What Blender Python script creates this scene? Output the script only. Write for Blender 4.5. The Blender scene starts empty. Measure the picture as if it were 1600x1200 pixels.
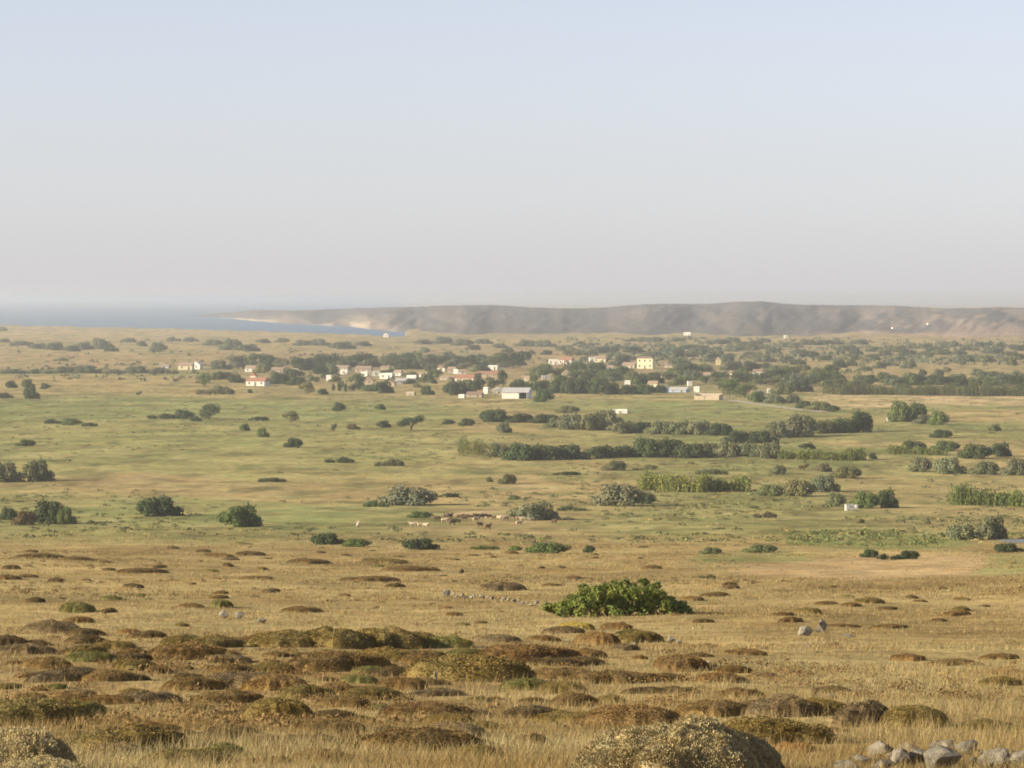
import bpy, bmesh, math, random
import numpy as np
from mathutils import Vector, Matrix

# ------------------------------------------------------------------ camera, sky, sun, exposure
SC = bpy.context.scene
COL = SC.collection
R = math.radians
ZC = 47.0                      # eye height above the sea (m)
FPX = 4537.0                   # focal length in photo pixels (photo is 1600 x 1200)
H0 = 464.0                     # photo row of eye level
PITCH = math.atan((600.0 - H0) / FPX)
cam_d = bpy.data.cameras.new('camera')
cam = bpy.data.objects.new('camera', cam_d)
COL.objects.link(cam)
SC.camera = cam
cam.location = (0, 0, ZC)
cam.rotation_euler = (math.pi / 2 - PITCH, 0, 0)
cam_d.sensor_width = 36.0
cam_d.lens = 36.0 * FPX / 1600.0
cam_d.clip_start = 0.5
cam_d.clip_end = 200000.0

SUN_EL = R(19.0)
SUN_BACK = R(15.0)             # the sun stands on the left, this far behind the camera's side
sun_vec = Vector((-math.cos(SUN_BACK) * math.cos(SUN_EL), -math.sin(SUN_BACK) * math.cos(SUN_EL), math.sin(SUN_EL)))
sun_d = bpy.data.lights.new('sun', 'SUN')
sun_d.energy = 5.0
sun_d.angle = R(0.6)
sun_d.color = (1.0, 0.89, 0.66)
sun = bpy.data.objects.new('sun', sun_d)
COL.objects.link(sun)
sun.rotation_euler = sun_vec.to_track_quat('Z', 'Y').to_euler()
sun.location = (-200, -100, 300)

W = bpy.data.worlds.new('World')
SC.world = W
W.use_nodes = True
nt = W.node_tree
nt.nodes.clear()
w_out = nt.nodes.new('ShaderNodeOutputWorld')
w_bg = nt.nodes.new('ShaderNodeBackground')
w_sky = nt.nodes.new('ShaderNodeTexSky')
w_sky.sky_type = 'NISHITA'
w_sky.sun_disc = False
w_sky.sun_elevation = SUN_EL
w_sky.sun_rotation = math.atan2(sun_vec.x, sun_vec.y)
w_sky.altitude = 40.0
w_sky.air_density = 0.7
w_sky.dust_density = 0.6
w_sky.ozone_density = 1.0
w_hsv = nt.nodes.new('ShaderNodeHueSaturation')      # summer haze whitens the blue
w_hsv.inputs['Saturation'].default_value = 0.60
nt.links.new(w_sky.outputs[0], w_hsv.inputs['Color'])
# the dusty layer near the horizon, the same all the way round
w_tc = nt.nodes.new('ShaderNodeTexCoord')
w_sep = nt.nodes.new('ShaderNodeSeparateXYZ')
nt.links.new(w_tc.outputs['Generated'], w_sep.inputs[0])
def w_math(op, a, b=None):
    x = nt.nodes.new('ShaderNodeMath'); x.operation = op
    for i, v in enumerate((a, b)):
        if v is None: continue
        if hasattr(v, 'links'): nt.links.new(v, x.inputs[i])
        else: x.inputs[i].default_value = v
    return x.outputs[0]
w_el = w_math('MAXIMUM', w_sep.outputs['Z'], 0.0)
w_veil = w_math('MULTIPLY', w_math('EXPONENT', w_math('MULTIPLY', w_el, -13.0)), 0.92)
w_mix = nt.nodes.new('ShaderNodeMix'); w_mix.data_type = 'RGBA'
nt.links.new(w_veil, w_mix.inputs[0])
w_tint = nt.nodes.new('ShaderNodeMix'); w_tint.data_type = 'RGBA'; w_tint.blend_type = 'MULTIPLY'
w_tint.inputs[0].default_value = 1.0; w_tint.inputs[7].default_value = (1.09, 1.035, 1.065, 1)
nt.links.new(w_hsv.outputs[0], w_tint.inputs[6])
nt.links.new(w_tint.outputs[2], w_mix.inputs[6])
w_mix.inputs[7].default_value = (3.86, 3.80, 4.02, 1)
nt.links.new(w_mix.outputs[2], w_bg.inputs['Color'])
w_bg.inputs['Strength'].default_value = 0.088
nt.links.new(w_bg.outputs[0], w_out.inputs['Surface'])

SC.view_settings.view_transform = 'Standard'
SC.view_settings.look = 'None'
SC.view_settings.exposure = 0.93
SC.view_settings.gamma = 1.0
SC.render.engine = 'CYCLES'
SC.cycles.use_denoising = True
SC.cycles.max_bounces = 6
SC.cycles.diffuse_bounces = 3
SC.cycles.glossy_bounces = 2
SC.cycles.transmission_bounces = 2
SC.cycles.volume_bounces = 1
SC.cycles.filter_width = 1.8

rng = np.random.default_rng(11)
random.seed(11)

# ------------------------------------------------------------------ noise
_PERM = np.random.default_rng(3).random((256, 256))
def vnoise(x, y):
    x = np.asarray(x, float); y = np.asarray(y, float)
    xi = np.floor(x).astype(np.int64); yi = np.floor(y).astype(np.int64)
    fx = x - xi; fy = y - yi
    fx = fx * fx * (3 - 2 * fx); fy = fy * fy * (3 - 2 * fy)
    a = _PERM[xi & 255, yi & 255]; b = _PERM[(xi + 1) & 255, yi & 255]
    c = _PERM[xi & 255, (yi + 1) & 255]; d = _PERM[(xi + 1) & 255, (yi + 1) & 255]
    return (a * (1 - fx) + b * fx) * (1 - fy) + (c * (1 - fx) + d * fx) * fy
def fbm(x, y, o=4):
    s = 0; a = 0.5; t = 0
    for k in range(o):
        s = s + a * vnoise(x * 2 ** k + 17.3 * k, y * 2 ** k + 9.1 * k); t += a; a *= 0.5
    return s / t
def smooth(a, b, x):
    t = np.clip((np.asarray(x, float) - a) / (b - a), 0, 1)
    return t * t * (3 - 2 * t)

# ------------------------------------------------------------------ terrain
# profile of the slope down to the plain: distance (m) -> drop below the eye (m)
_D = np.array([-60, 0, 12, 24, 44, 66, 110, 150, 220, 300, 400, 500, 590, 720, 925, 1145, 1490, 2130, 2720, 3400, 5000, 9000, 20000], float)
_P = np.array([-3.2, 1.68, 2.72, 3.92, 6.2, 8.38, 12.5, 15.7, 21.1, 26.8, 33.6, 39.2, 42.3, 43.8, 44.0, 44.4, 44.7, 45.05, 45.4, 45.6, 45.8, 45.9, 46.0])
_ld = np.linspace(0, 1, 4000) ** 3 * 20060 - 60
_lp = np.interp(_ld, _D, _P)
_k = np.hanning(61); _k /= _k.sum()
_lp2 = np.convolve(np.pad(_lp, 30, mode='edge'), _k, 'valid')
_lp2[:40] = _lp[:40]
def drop(d):
    return np.interp(d, _ld, _lp2)
_SU = np.array([-2500, -300, 0, 200, 400, 575, 605, 620], float)
_SD = np.array([6500, 5300, 4860, 4400, 3930, 3480, 3400, 3390], float)
def px_of(x, y):
    return 800 + FPX * x / np.maximum(y, 1.0)
def height(x, y):
    x = np.asarray(x, float); y = np.asarray(y, float)
    z = ZC - drop(y)
    near = 1 - smooth(350, 650, y)
    z = z + near * ((fbm(x / 9.0 + 3, y / 9.0, 4) - 0.5) * 0.55 * smooth(2, 20, np.abs(y) + 8) + (fbm(x / 60 + 8, y / 60, 2) - 0.5) * 1.0 * smooth(15, 90, y))
    z = z + (1 - near) * (fbm(x / 160.0, y / 260.0, 3) - 0.5) * 0.9 * (1 - smooth(2500, 3300, y))
    u = px_of(x, y)
    S = np.interp(u, _SU, _SD) + (fbm(x / 150, y / 900 + 4, 3) - 0.5) * 160
    sea = smooth(0, 90, y - S) * (1 - smooth(612, 640, u))
    sea = np.where(y > 2500, sea, 0)
    return z * (1 - sea) + (-6.0) * sea
SP, CP = math.sin(PITCH), math.cos(PITCH)
def ground_at(px, py):
    """the point of the ground that the photo shows at this pixel, and its distance"""
    a = (px - 800) / FPX; b = (600 - py) / FPX
    dx, dy, dz = a, CP + b * SP, -SP + b * CP
    t = np.geomspace(14, 12000, 3000)
    g = ZC + dz * t - height(dx * t, dy * t)
    i = np.argmax(g < 0)
    if g[i] >= 0:
        i = len(t) - 1
    lo, hi = t[max(i - 1, 0)], t[i]
    for _ in range(20):
        m = (lo + hi) / 2
        if ZC + dz * m - float(height(dx * m, dy * m)) < 0: hi = m
        else: lo = m
    return Vector((dx * hi, dy * hi, float(height(dx * hi, dy * hi)))), dy * hi
def row_of(x, y, z):
    rx, ry, rz = x, y, z - ZC
    yc = ry * CP - rz * SP
    zc = ry * SP + rz * CP
    return 600 - FPX * zc / np.maximum(yc, 1.0)

# ------------------------------------------------------------------ helpers
def mesh_from(name, V, F, smooth_shade=False):
    """V: (n,3) array, F: list of index arrays grouped by polygon size"""
    me = bpy.data.meshes.new(name)
    V = np.asarray(V, np.float32)
    groups = F if isinstance(F, list) else [F]
    groups = [np.asarray(g, np.int32) for g in groups if len(g)]
    me.vertices.add(len(V)); me.vertices.foreach_set('co', V.ravel())
    loops = np.concatenate([g.ravel() for g in groups])
    tot = np.concatenate([np.full(len(g), g.shape[1], np.int32) for g in groups])
    me.loops.add(len(loops)); me.loops.foreach_set('vertex_index', loops)
    st = np.concatenate([[0], np.cumsum(tot)[:-1]]).astype(np.int32)
    me.polygons.add(len(tot)); me.polygons.foreach_set('loop_start', st)
    me.polygons.foreach_set('use_smooth', np.full(len(tot), bool(smooth_shade)))
    me.update(calc_edges=True)
    return me
def obj(name, me, mat=None, parent=None, color=None):
    o = bpy.data.objects.new(name, me)
    COL.objects.link(o)
    if mat is not None and me is not None and not me.materials:
        me.materials.append(mat)
    if parent is not None: o.parent = parent
    if color is not None: o.color = (*color, 1)
    return o
def tag(o, label=None, cat=None, group=None, kind=None):
    if label: o['label'] = label
    if cat: o['category'] = cat
    if group: o['group'] = group
    if kind: o['kind'] = kind
    return o
def empty(name, loc, rz=0.0):
    o = bpy.data.objects.new(name, None)
    COL.objects.link(o)
    o.location = loc; o.rotation_euler = (0, 0, rz)
    o.empty_display_size = 0.2
    return o
def boxes_mesh(name, bxs):
    """bxs: list of (cx,cy,cz,sx,sy,sz)"""
    V = []; F = []
    for cx, cy, cz, sx, sy, sz in bxs:
        n = len(V)
        for k in range(8):
            V.append((cx + (sx / 2 if k & 1 else -sx / 2), cy + (sy / 2 if k & 2 else -sy / 2), cz + (sz / 2 if k & 4 else -sz / 2)))
        for f in ((0, 2, 3, 1), (4, 5, 7, 6), (0, 1, 5, 4), (2, 6, 7, 3), (0, 4, 6, 2), (1, 3, 7, 5)):
            F.append([n + i for i in f])
    return mesh_from(name, V, np.array(F))
ORD = ['first', 'second', 'third', 'fourth', 'fifth', 'sixth', 'seventh', 'eighth', 'ninth', 'tenth', 'eleventh', 'twelfth', 'thirteenth', 'fourteenth',
       'fifteenth', 'sixteenth', 'seventeenth', 'eighteenth', 'nineteenth', 'twentieth', 'twenty-first', 'twenty-second', 'twenty-third', 'twenty-fourth']

# ------------------------------------------------------------------ materials
def new_mat(name):
    m = bpy.data.materials.new(name); m.use_nodes = True
    n = m.node_tree; b = n.nodes['Principled BSDF']
    b.inputs['Roughness'].default_value = 0.85
    b.inputs['Specular IOR Level'].default_value = 0.15
    return m, n, b
def N(n, t, **kw):
    x = n.nodes.new(t)
    for k, v in kw.items(): setattr(x, k, v)
    return x
def mix_rgb(n, blend, fac, a, b):
    x = N(n, 'ShaderNodeMix', data_type='RGBA', blend_type=blend)
    for s, v in ((0, fac), (6, a), (7, b)):
        if hasattr(v, 'links'): n.links.new(v, x.inputs[s])
        else: x.inputs[s].default_value = v
    return x.outputs[2]
def noise_n(n, scale, detail=3, coord=None, rough=0.55):
    t = N(n, 'ShaderNodeTexNoise'); t.inputs['Scale'].default_value = scale
    t.inputs['Detail'].default_value = detail; t.inputs['Roughness'].default_value = rough
    if coord is not None: n.links.new(coord, t.inputs['Vector'])
    return t.outputs['Fac']
def maprange(n, v, a, b, c, d):
    x = N(n, 'ShaderNodeMapRange')
    n.links.new(v, x.inputs[0])
    for i, q in enumerate((a, b, c, d)): x.inputs[1 + i].default_value = q
    return x.outputs[0]

def ground_material():
    m, n, b = new_mat('dry_ground')
    at = N(n, 'ShaderNodeAttribute', attribute_name='soil')
    geo = N(n, 'ShaderNodeNewGeometry')
    c = at.outputs['Color']
    for sc, lo, hi, det in ((0.035, 0.78, 1.22, 3), (0.4, 0.75, 1.25, 4), (3.5, 0.7, 1.3, 3)):
        f = maprange(n, noise_n(n, sc, det, geo.outputs['Position']), 0.3, 0.7, lo, hi)
        comb = N(n, 'ShaderNodeCombineColor')
        for k in range(3): n.links.new(f, comb.inputs[k])
        c = mix_rgb(n, 'MULTIPLY', 1.0, c, comb.outputs[0])
    # hue drift between greener and redder soil
    f2 = maprange(n, noise_n(n, 0.12, 3, geo.outputs['Position']), 0.35, 0.65, 0.0, 0.5)
    c = mix_rgb(n, 'MIX', f2, c, mix_rgb(n, 'MULTIPLY', 1.0, c, (1.12, 0.97, 0.86, 1)))
    n.links.new(c, b.inputs['Base Color'])
    bp = N(n, 'ShaderNodeBump'); bp.inputs['Strength'].default_value = 0.6; bp.inputs['Distance'].default_value = 0.15
    n.links.new(noise_n(n, 2.5, 5, geo.outputs['Position'], 0.65), bp.inputs['Height'])
    n.links.new(bp.outputs[0], b.inputs['Normal'])
    b.inputs['Roughness'].default_value = 1.0
    b.inputs['Specular IOR Level'].default_value = 0.0
    return m
def plant_material(name, var=0.35, hue=(1.1, 0.95, 0.8), scale=2.0, translucent=0.25):
    """takes the plant's own tint from the object's colour, with leaf to leaf and clump to clump variation"""
    m, n, b = new_mat(name)
    oi = N(n, 'ShaderNodeObjectInfo')
    geo = N(n, 'ShaderNodeNewGeometry')
    c = oi.outputs['Color']
    isl = maprange(n, geo.outputs['Random Per Island'], 0, 1, 1 - var, 1 + var)
    comb = N(n, 'ShaderNodeCombineColor')
    for k in range(3): n.links.new(isl, comb.inputs[k])
    c = mix_rgb(n, 'MULTIPLY', 1.0, c, comb.outputs[0])
    f2 = maprange(n, noise_n(n, scale, 2, geo.outputs['Position']), 0.35, 0.65, 0.0, 1.0)
    c = mix_rgb(n, 'MIX', f2, c, mix_rgb(n, 'MULTIPLY', 1.0, c, (*hue, 1)))
    n.links.new(c, b.inputs['Base Color'])
    if translucent:
        tr = N(n, 'ShaderNodeBsdfTranslucent'); n.links.new(c, tr.inputs['Color'])
        mx = N(n, 'ShaderNodeMixShader'); mx.inputs[0].default_value = translucent
        n.links.new(b.outputs[0], mx.inputs[1]); n.links.new(tr.outputs[0], mx.inputs[2])
        n.links.new(mx.outputs[0], n.nodes['Material Output'].inputs['Surface'])
    return m
def plain_material(name, col, var=0.15, scale=1.0, rough=0.85, bump=0.0, col2=None):
    m, n, b = new_mat(name)
    tc = N(n, 'ShaderNodeNewGeometry')
    f = maprange(n, noise_n(n, scale, 4, tc.outputs['Position']), 0.3, 0.7, 0, 1)
    a = tuple(x * (1 - var) for x in col); d = col2 or tuple(min(1, x * (1 + var)) for x in col)
    c = mix_rgb(n, 'MIX', f, (*a, 1), (*d, 1))
    n.links.new(c, b.inputs['Base Color'])
    b.inputs['Roughness'].default_value = rough
    if bump:
        bp = N(n, 'ShaderNodeBump'); bp.inputs['Strength'].default_value = bump; bp.inputs['Distance'].default_value = 0.05
        n.links.new(noise_n(n, scale * 6, 5, tc.outputs['Position'], 0.65), bp.inputs['Height'])
        n.links.new(bp.outputs[0], b.inputs['Normal'])
    return m
M = {}
M['ground'] = ground_material()
M['leaf'] = plant_material('foliage', 0.3, (1.12, 1.0, 0.85), 0.12, 0.15)
M['reed'] = plant_material('reed_leaves', 0.35, (1.15, 1.0, 0.7), 0.3)
M['straw'] = plant_material('straw_blades', 0.3, (0.70, 0.60, 0.48), 0.22, 0.2)
M['fig'] = plant_material('fig_leaves', 0.4, (1.25, 1.08, 0.75), 1.2, 0.3)
M['cushion'] = plant_material('cushion_twigs', 0.28, (1.12, 1.0, 0.85), 1.5, 0.1)
M['cushion_near'] = plant_material('near_cushion_twigs', 0.18, (1.1, 1.0, 0.85), 6.0, 0.1)
M['bark'] = plain_material('bark', (0.11, 0.085, 0.06), 0.3, 4.0, 0.95, 0.5)
M['stone'] = plain_material('limestone', (0.22, 0.19, 0.14), 0.4, 9.0, 0.95, 1.0, (0.44, 0.38, 0.29))
for k, c in dict(white=(0.74, 0.71, 0.62), cream=(0.76, 0.66, 0.42), tan=(0.46, 0.37, 0.25), pink=(0.47, 0.38, 0.29), grey=(0.42, 0.40, 0.38),
                 ochre=(0.55, 0.42, 0.22), blue=(0.35, 0.42, 0.52)).items():
    M['w_' + k] = plain_material('plaster_' + k, c, 0.1, 0.8, 0.9)
M['r_red'] = plain_material('roof_tile_red', (0.38, 0.19, 0.12), 0.25, 1.5, 0.9)
M['r_pink'] = plain_material('roof_tile_faded', (0.36, 0.25, 0.18), 0.2, 1.5, 0.9)
M['r_brown'] = plain_material('roof_brown', (0.27, 0.18, 0.13), 0.2, 1.5, 0.9)
M['r_grey'] = plain_material('roof_sheet_grey', (0.48, 0.46, 0.44), 0.15, 1.0, 0.7)
M['r_white'] = plain_material('roof_whitewash', (0.72, 0.68, 0.60), 0.1, 1.0, 0.9)
M['dark'] = plain_material('window_dark', (0.07, 0.065, 0.06), 0.3, 3.0, 0.3)
M['shutter'] = plain_material('shutter_paint', (0.16, 0.12, 0.09), 0.2, 3.0, 0.7)

# ------------------------------------------------------------------ haze density, read further down when the box is built
HAZE_DENSITY = 1.3e-4

# ------------------------------------------------------------------ ground
def build_ground():
    rows_d = [np.linspace(-45, 14, 40)]
    pr = np.linspace(1290, 512, 620)
    dd = np.geomspace(14, 5400, 4000)
    rr = row_of(np.zeros_like(dd), dd, height(np.zeros_like(dd), dd))
    o = np.argsort(rr)
    mid = np.interp(pr, rr[o], dd[o]); mid = mid[mid > 14.5]
    mid = np.maximum.accumulate(mid); mid = mid[np.concatenate([[True], np.diff(mid) > 0.01])]
    rows_d.append(mid)
    last = mid[-1]
    rows_d.append(np.geomspace(last * 1.01, 16000, 30))
    Y = np.concatenate(rows_d)
    uc = np.concatenate([np.linspace(-1.2, -0.25, 24, endpoint=False), np.linspace(-0.25, 0.25, 330), np.linspace(0.25, 1.2, 25)[1:]])
    yy, uu = np.meshgrid(Y, uc, indexing='ij')
    xx = uu * (np.maximum(yy, 0) + 22)
    zz = height(xx, yy)
    V = np.stack([xx, yy, zz], -1).reshape(-1, 3)
    nr, nc = yy.shape
    idx = np.arange(nr * nc).reshape(nr, nc)
    F = np.stack([idx[:-1, :-1], idx[:-1, 1:], idx[1:, 1:], idx[1:, :-1]], -1).reshape(-1, 4)
    me = mesh_from('ground', V, F, True)
    # soil and turf colour of each place (real colour of straw, fallow, green pasture)
    x, y, z = V.T
    pxx = px_of(x, y)
    row = row_of(x, y, z)
    wx = (fbm(x / 40 + 2, y / 90 + 5, 4) - 0.5); wy = (fbm(x / 45 + 31, y / 100 + 15, 4) - 0.5)
    P = pxx + wx * 150 * np.clip(600 / np.maximum(y, 60), 0.15, 1.5); Q = row + wy * 26 * np.clip((row - 464) / 340, 0.12, 1.6)
    straw = np.array([0.365, 0.285, 0.13]); slope2 = np.array([0.275, 0.198, 0.085]); olive = np.array([0.30, 0.280, 0.112])
    green = np.array([0.20, 0.225, 0.086]); tan = np.array([0.40, 0.302, 0.142]); pinkish = np.array([0.41, 0.285, 0.155]); pale = np.array([0.52, 0.40, 0.22])
    fal = np.array([0.345, 0.268, 0.15])
    C = np.tile(straw, (len(x), 1))
    def lay(mask, col):
        nonlocal C
        C = C * (1 - mask[:, None]) + col * mask[:, None]
    lay(smooth(0.45, 0.62, fbm(x / 14, y / 30, 4)) * 0.75, slope2)
    lay(smooth(0.5, 0.7, fbm(x / 5 + 50, y / 9, 3)) * 0.4, np.array([0.48, 0.36, 0.16]))
    lay(smooth(985, 1010, Q) * (1 - smooth(1110, 1160, Q)) * (1 - smooth(720, 900, P)) * (0.35 + 0.5 * smooth(0.4, 0.6, fbm(x / 2.0 + 5, y / 4.0, 3))), np.array([0.215, 0.15, 0.068]))
    lay(1 - smooth(828, 858, Q), olive)                       # the plain
    far = 1 - smooth(585, 640, Q)
    pn = fbm(x / 55 + 7, y / 200 + 1, 4)
    lay((1 - smooth(838, 855, Q)) * smooth(0.46, 0.66, pn) * 0.8, tan * 0.97)
    lay((1 - smooth(835, 852, Q)) * smooth(0.48, 0.62, fbm(x / 70 + 90, y / 160 + 40, 4)) * 0.7, green)
    lay(far * 0.85, fal)
    lay(far * smooth(0.47, 0.6, fbm(x / 120 + 60, y / 500 + 40, 3)) * 0.7, tan)
    def ell(cx, cy, rx, ry, col, s=1.0, soft=0.45):
        q = ((P - cx) / rx) ** 2 + ((Q - cy) / ry) ** 2
        lay((1 - smooth(1 - soft, 1 + soft, q)) * s, col)
    def strip(x0, x1, y0, y1, col, s=1.0):
        e = 25.0
        q = smooth(x0 - e, x0 + e, P) * (1 - smooth(x1 - e, x1 + e, P)) * smooth(y0 - 2, y0 + 2, Q) * (1 - smooth(y1 - 2, y1 + 2, Q))
        lay(q * s, col)
    # strips and fields of the plain, front to back
    ell(1340, 888, 215, 21, np.array([0.45, 0.325, 0.165]), 1.0, 0.2)
    strip(1490, 1700, 868, 900, green * 1.25, 0.7)
    ell(1350, 850, 130, 12, green * 1.1, 0.9)
    ell(1130, 870, 90, 9, green * 1.2, 0.6)
    strip(-100, 420, 788, 836, olive * 1.02, 0.7); ell(330, 800, 260, 22, green * 1.25, 0.75)
    ell(560, 803, 130, 20, green * 1.25, 0.6)
    ell(765, 803, 78, 9, pale * 1.1, 1.0); ell(790, 822, 170, 14, tan, 0.55)
    strip(-100, 330, 742, 772, tan, 0.75); ell(240, 752, 130, 10, pinkish, 0.35)
    ell(455, 768, 120, 11, tan, 0.7); ell(900, 765, 140, 12, tan * 1.05, 0.75); ell(820, 762, 60, 6, pale, 0.6)
    ell(500, 738, 260, 14, olive * 1.12, 0.6); ell(1060, 810, 160, 24, olive * 1.1, 0.7)
    ell(1470, 830, 90, 20, olive * 1.1, 0.5)
    strip(1380, 1700, 770, 830, tan * 0.98, 0.7); strip(1330, 1700, 742, 770, tan * 1.02, 0.6)
    ell(1390, 693, 90, 10, tan * 1.05, 0.8); strip(1000, 1500, 705, 716, green, 0.5)
    strip(-100, 900, 676, 740, olive * 1.06, 0.35); ell(420, 700, 420, 26, green * 1.3, 0.30)
    strip(-100, 470, 622, 655, green * 1.15, 0.75); ell(520, 640, 220, 16, green * 1.3, 0.5)
    strip(800, 1300, 620, 640, green * 1.3, 0.6); ell(1150, 640, 120, 14, green * 1.25, 0.6)
    ell(1010, 622, 190, 5, tan, 0.6)
    strip(1270, 1720, 616, 636, pale * 1.02, 1.0); strip(1400, 1720, 636, 641, green * 1.3, 0.6); strip(1380, 1720, 642, 662, tan * 1.12, 0.95)
    strip(1470, 1720, 661, 672, green * 1.2, 0.6)
    strip(640, 790, 597, 608, tan * 1.05, 0.8); strip(-100, 380, 588, 616, tan * 1.02, 0.75); strip(-100, 330, 580, 588, green * 1.2, 0.6)
    strip(-100, 420, 553, 575, pinkish * 0.95, 0.7); strip(-100, 480, 510, 530, pale * 0.85, 0.7); strip(230, 330, 547, 553, green * 1.1, 0.5)
    strip(440, 700, 548, 562, pinkish * 0.95, 0.7); strip(770, 940, 545, 560, pinkish * 0.92, 0.8); strip(800, 890, 568, 582, pinkish * 0.75, 0.6)
    strip(1230, 1400, 556, 580, tan, 0.7); strip(1290, 1720, 568, 590, tan, 0.6); strip(1420, 1560, 580, 588, pale * 0.9, 0.7)
    strip(880, 1240, 542, 548, tan, 0.6); strip(1300, 1720, 512, 530, pinkish, 0.8)
    # grain of scattered patches
    plain = (1 - smooth(830, 850, Q))
    lay(plain * smooth(0.50, 0.66, fbm(x / 9 + 3, y / 15 + 8, 4)) * 0.55, np.array([0.40, 0.34, 0.15]))
    lay(plain * smooth(0.54, 0.70, fbm(x / 11 + 33, y / 18 + 58, 4)) * 0.6, np.array([0.17, 0.185, 0.07]))
    lay(plain * smooth(0.57, 0.68, fbm(x / 6 + 73, y / 11 + 28, 4)) * 0.55, np.array([0.15, 0.13, 0.06]))
    C *= (0.82 + 0.36 * fbm(x / 2.2, y / 4.0, 3))[:, None]
    C = np.clip(C * 0.95, 0.02, 0.8)
    at = me.color_attributes.new('soil', 'FLOAT_COLOR', 'POINT')
    at.data.foreach_set('color', np.concatenate([C, np.ones((len(C), 1))], 1).astype(np.float32).ravel())
    tag(obj('ground', me, M['ground']), 'dry grass slope and patchwork plain of straw fields and green pasture', 'ground', kind='structure')
build_ground()

# ------------------------------------------------------------------ sea
def build_sea():
    m, n, b = new_mat('sea_water')
    b.inputs['Base Color'].default_value = (0.03, 0.115, 0.20, 1)
    b.inputs['Roughness'].default_value = 0.35
    b.inputs['Specular IOR Level'].default_value = 0.15
    geo = N(n, 'ShaderNodeNewGeometry')
    mp = N(n, 'ShaderNodeMapping'); mp.inputs['Scale'].default_value = (1, 0.5, 1)
    n.links.new(geo.outputs['Position'], mp.inputs['Vector'])
    bp = N(n, 'ShaderNodeBump'); bp.inputs['Strength'].default_value = 1.0; bp.inputs['Distance'].default_value = 1.2
    n.links.new(noise_n(n, 0.15, 5, mp.outputs[0], 0.6), bp.inputs['Height'])
    n.links.new(bp.outputs[0], b.inputs['Normal'])
    V = [(-60000, 2600, 0), (60000, 2600, 0), (60000, 62000, 0), (-60000, 62000, 0)]
    tag(obj('sea', mesh_from('sea', V, np.array([[0, 1, 2, 3]])), m), 'calm blue sea reaching to the horizon', 'sea', kind='structure')
build_sea()

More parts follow.
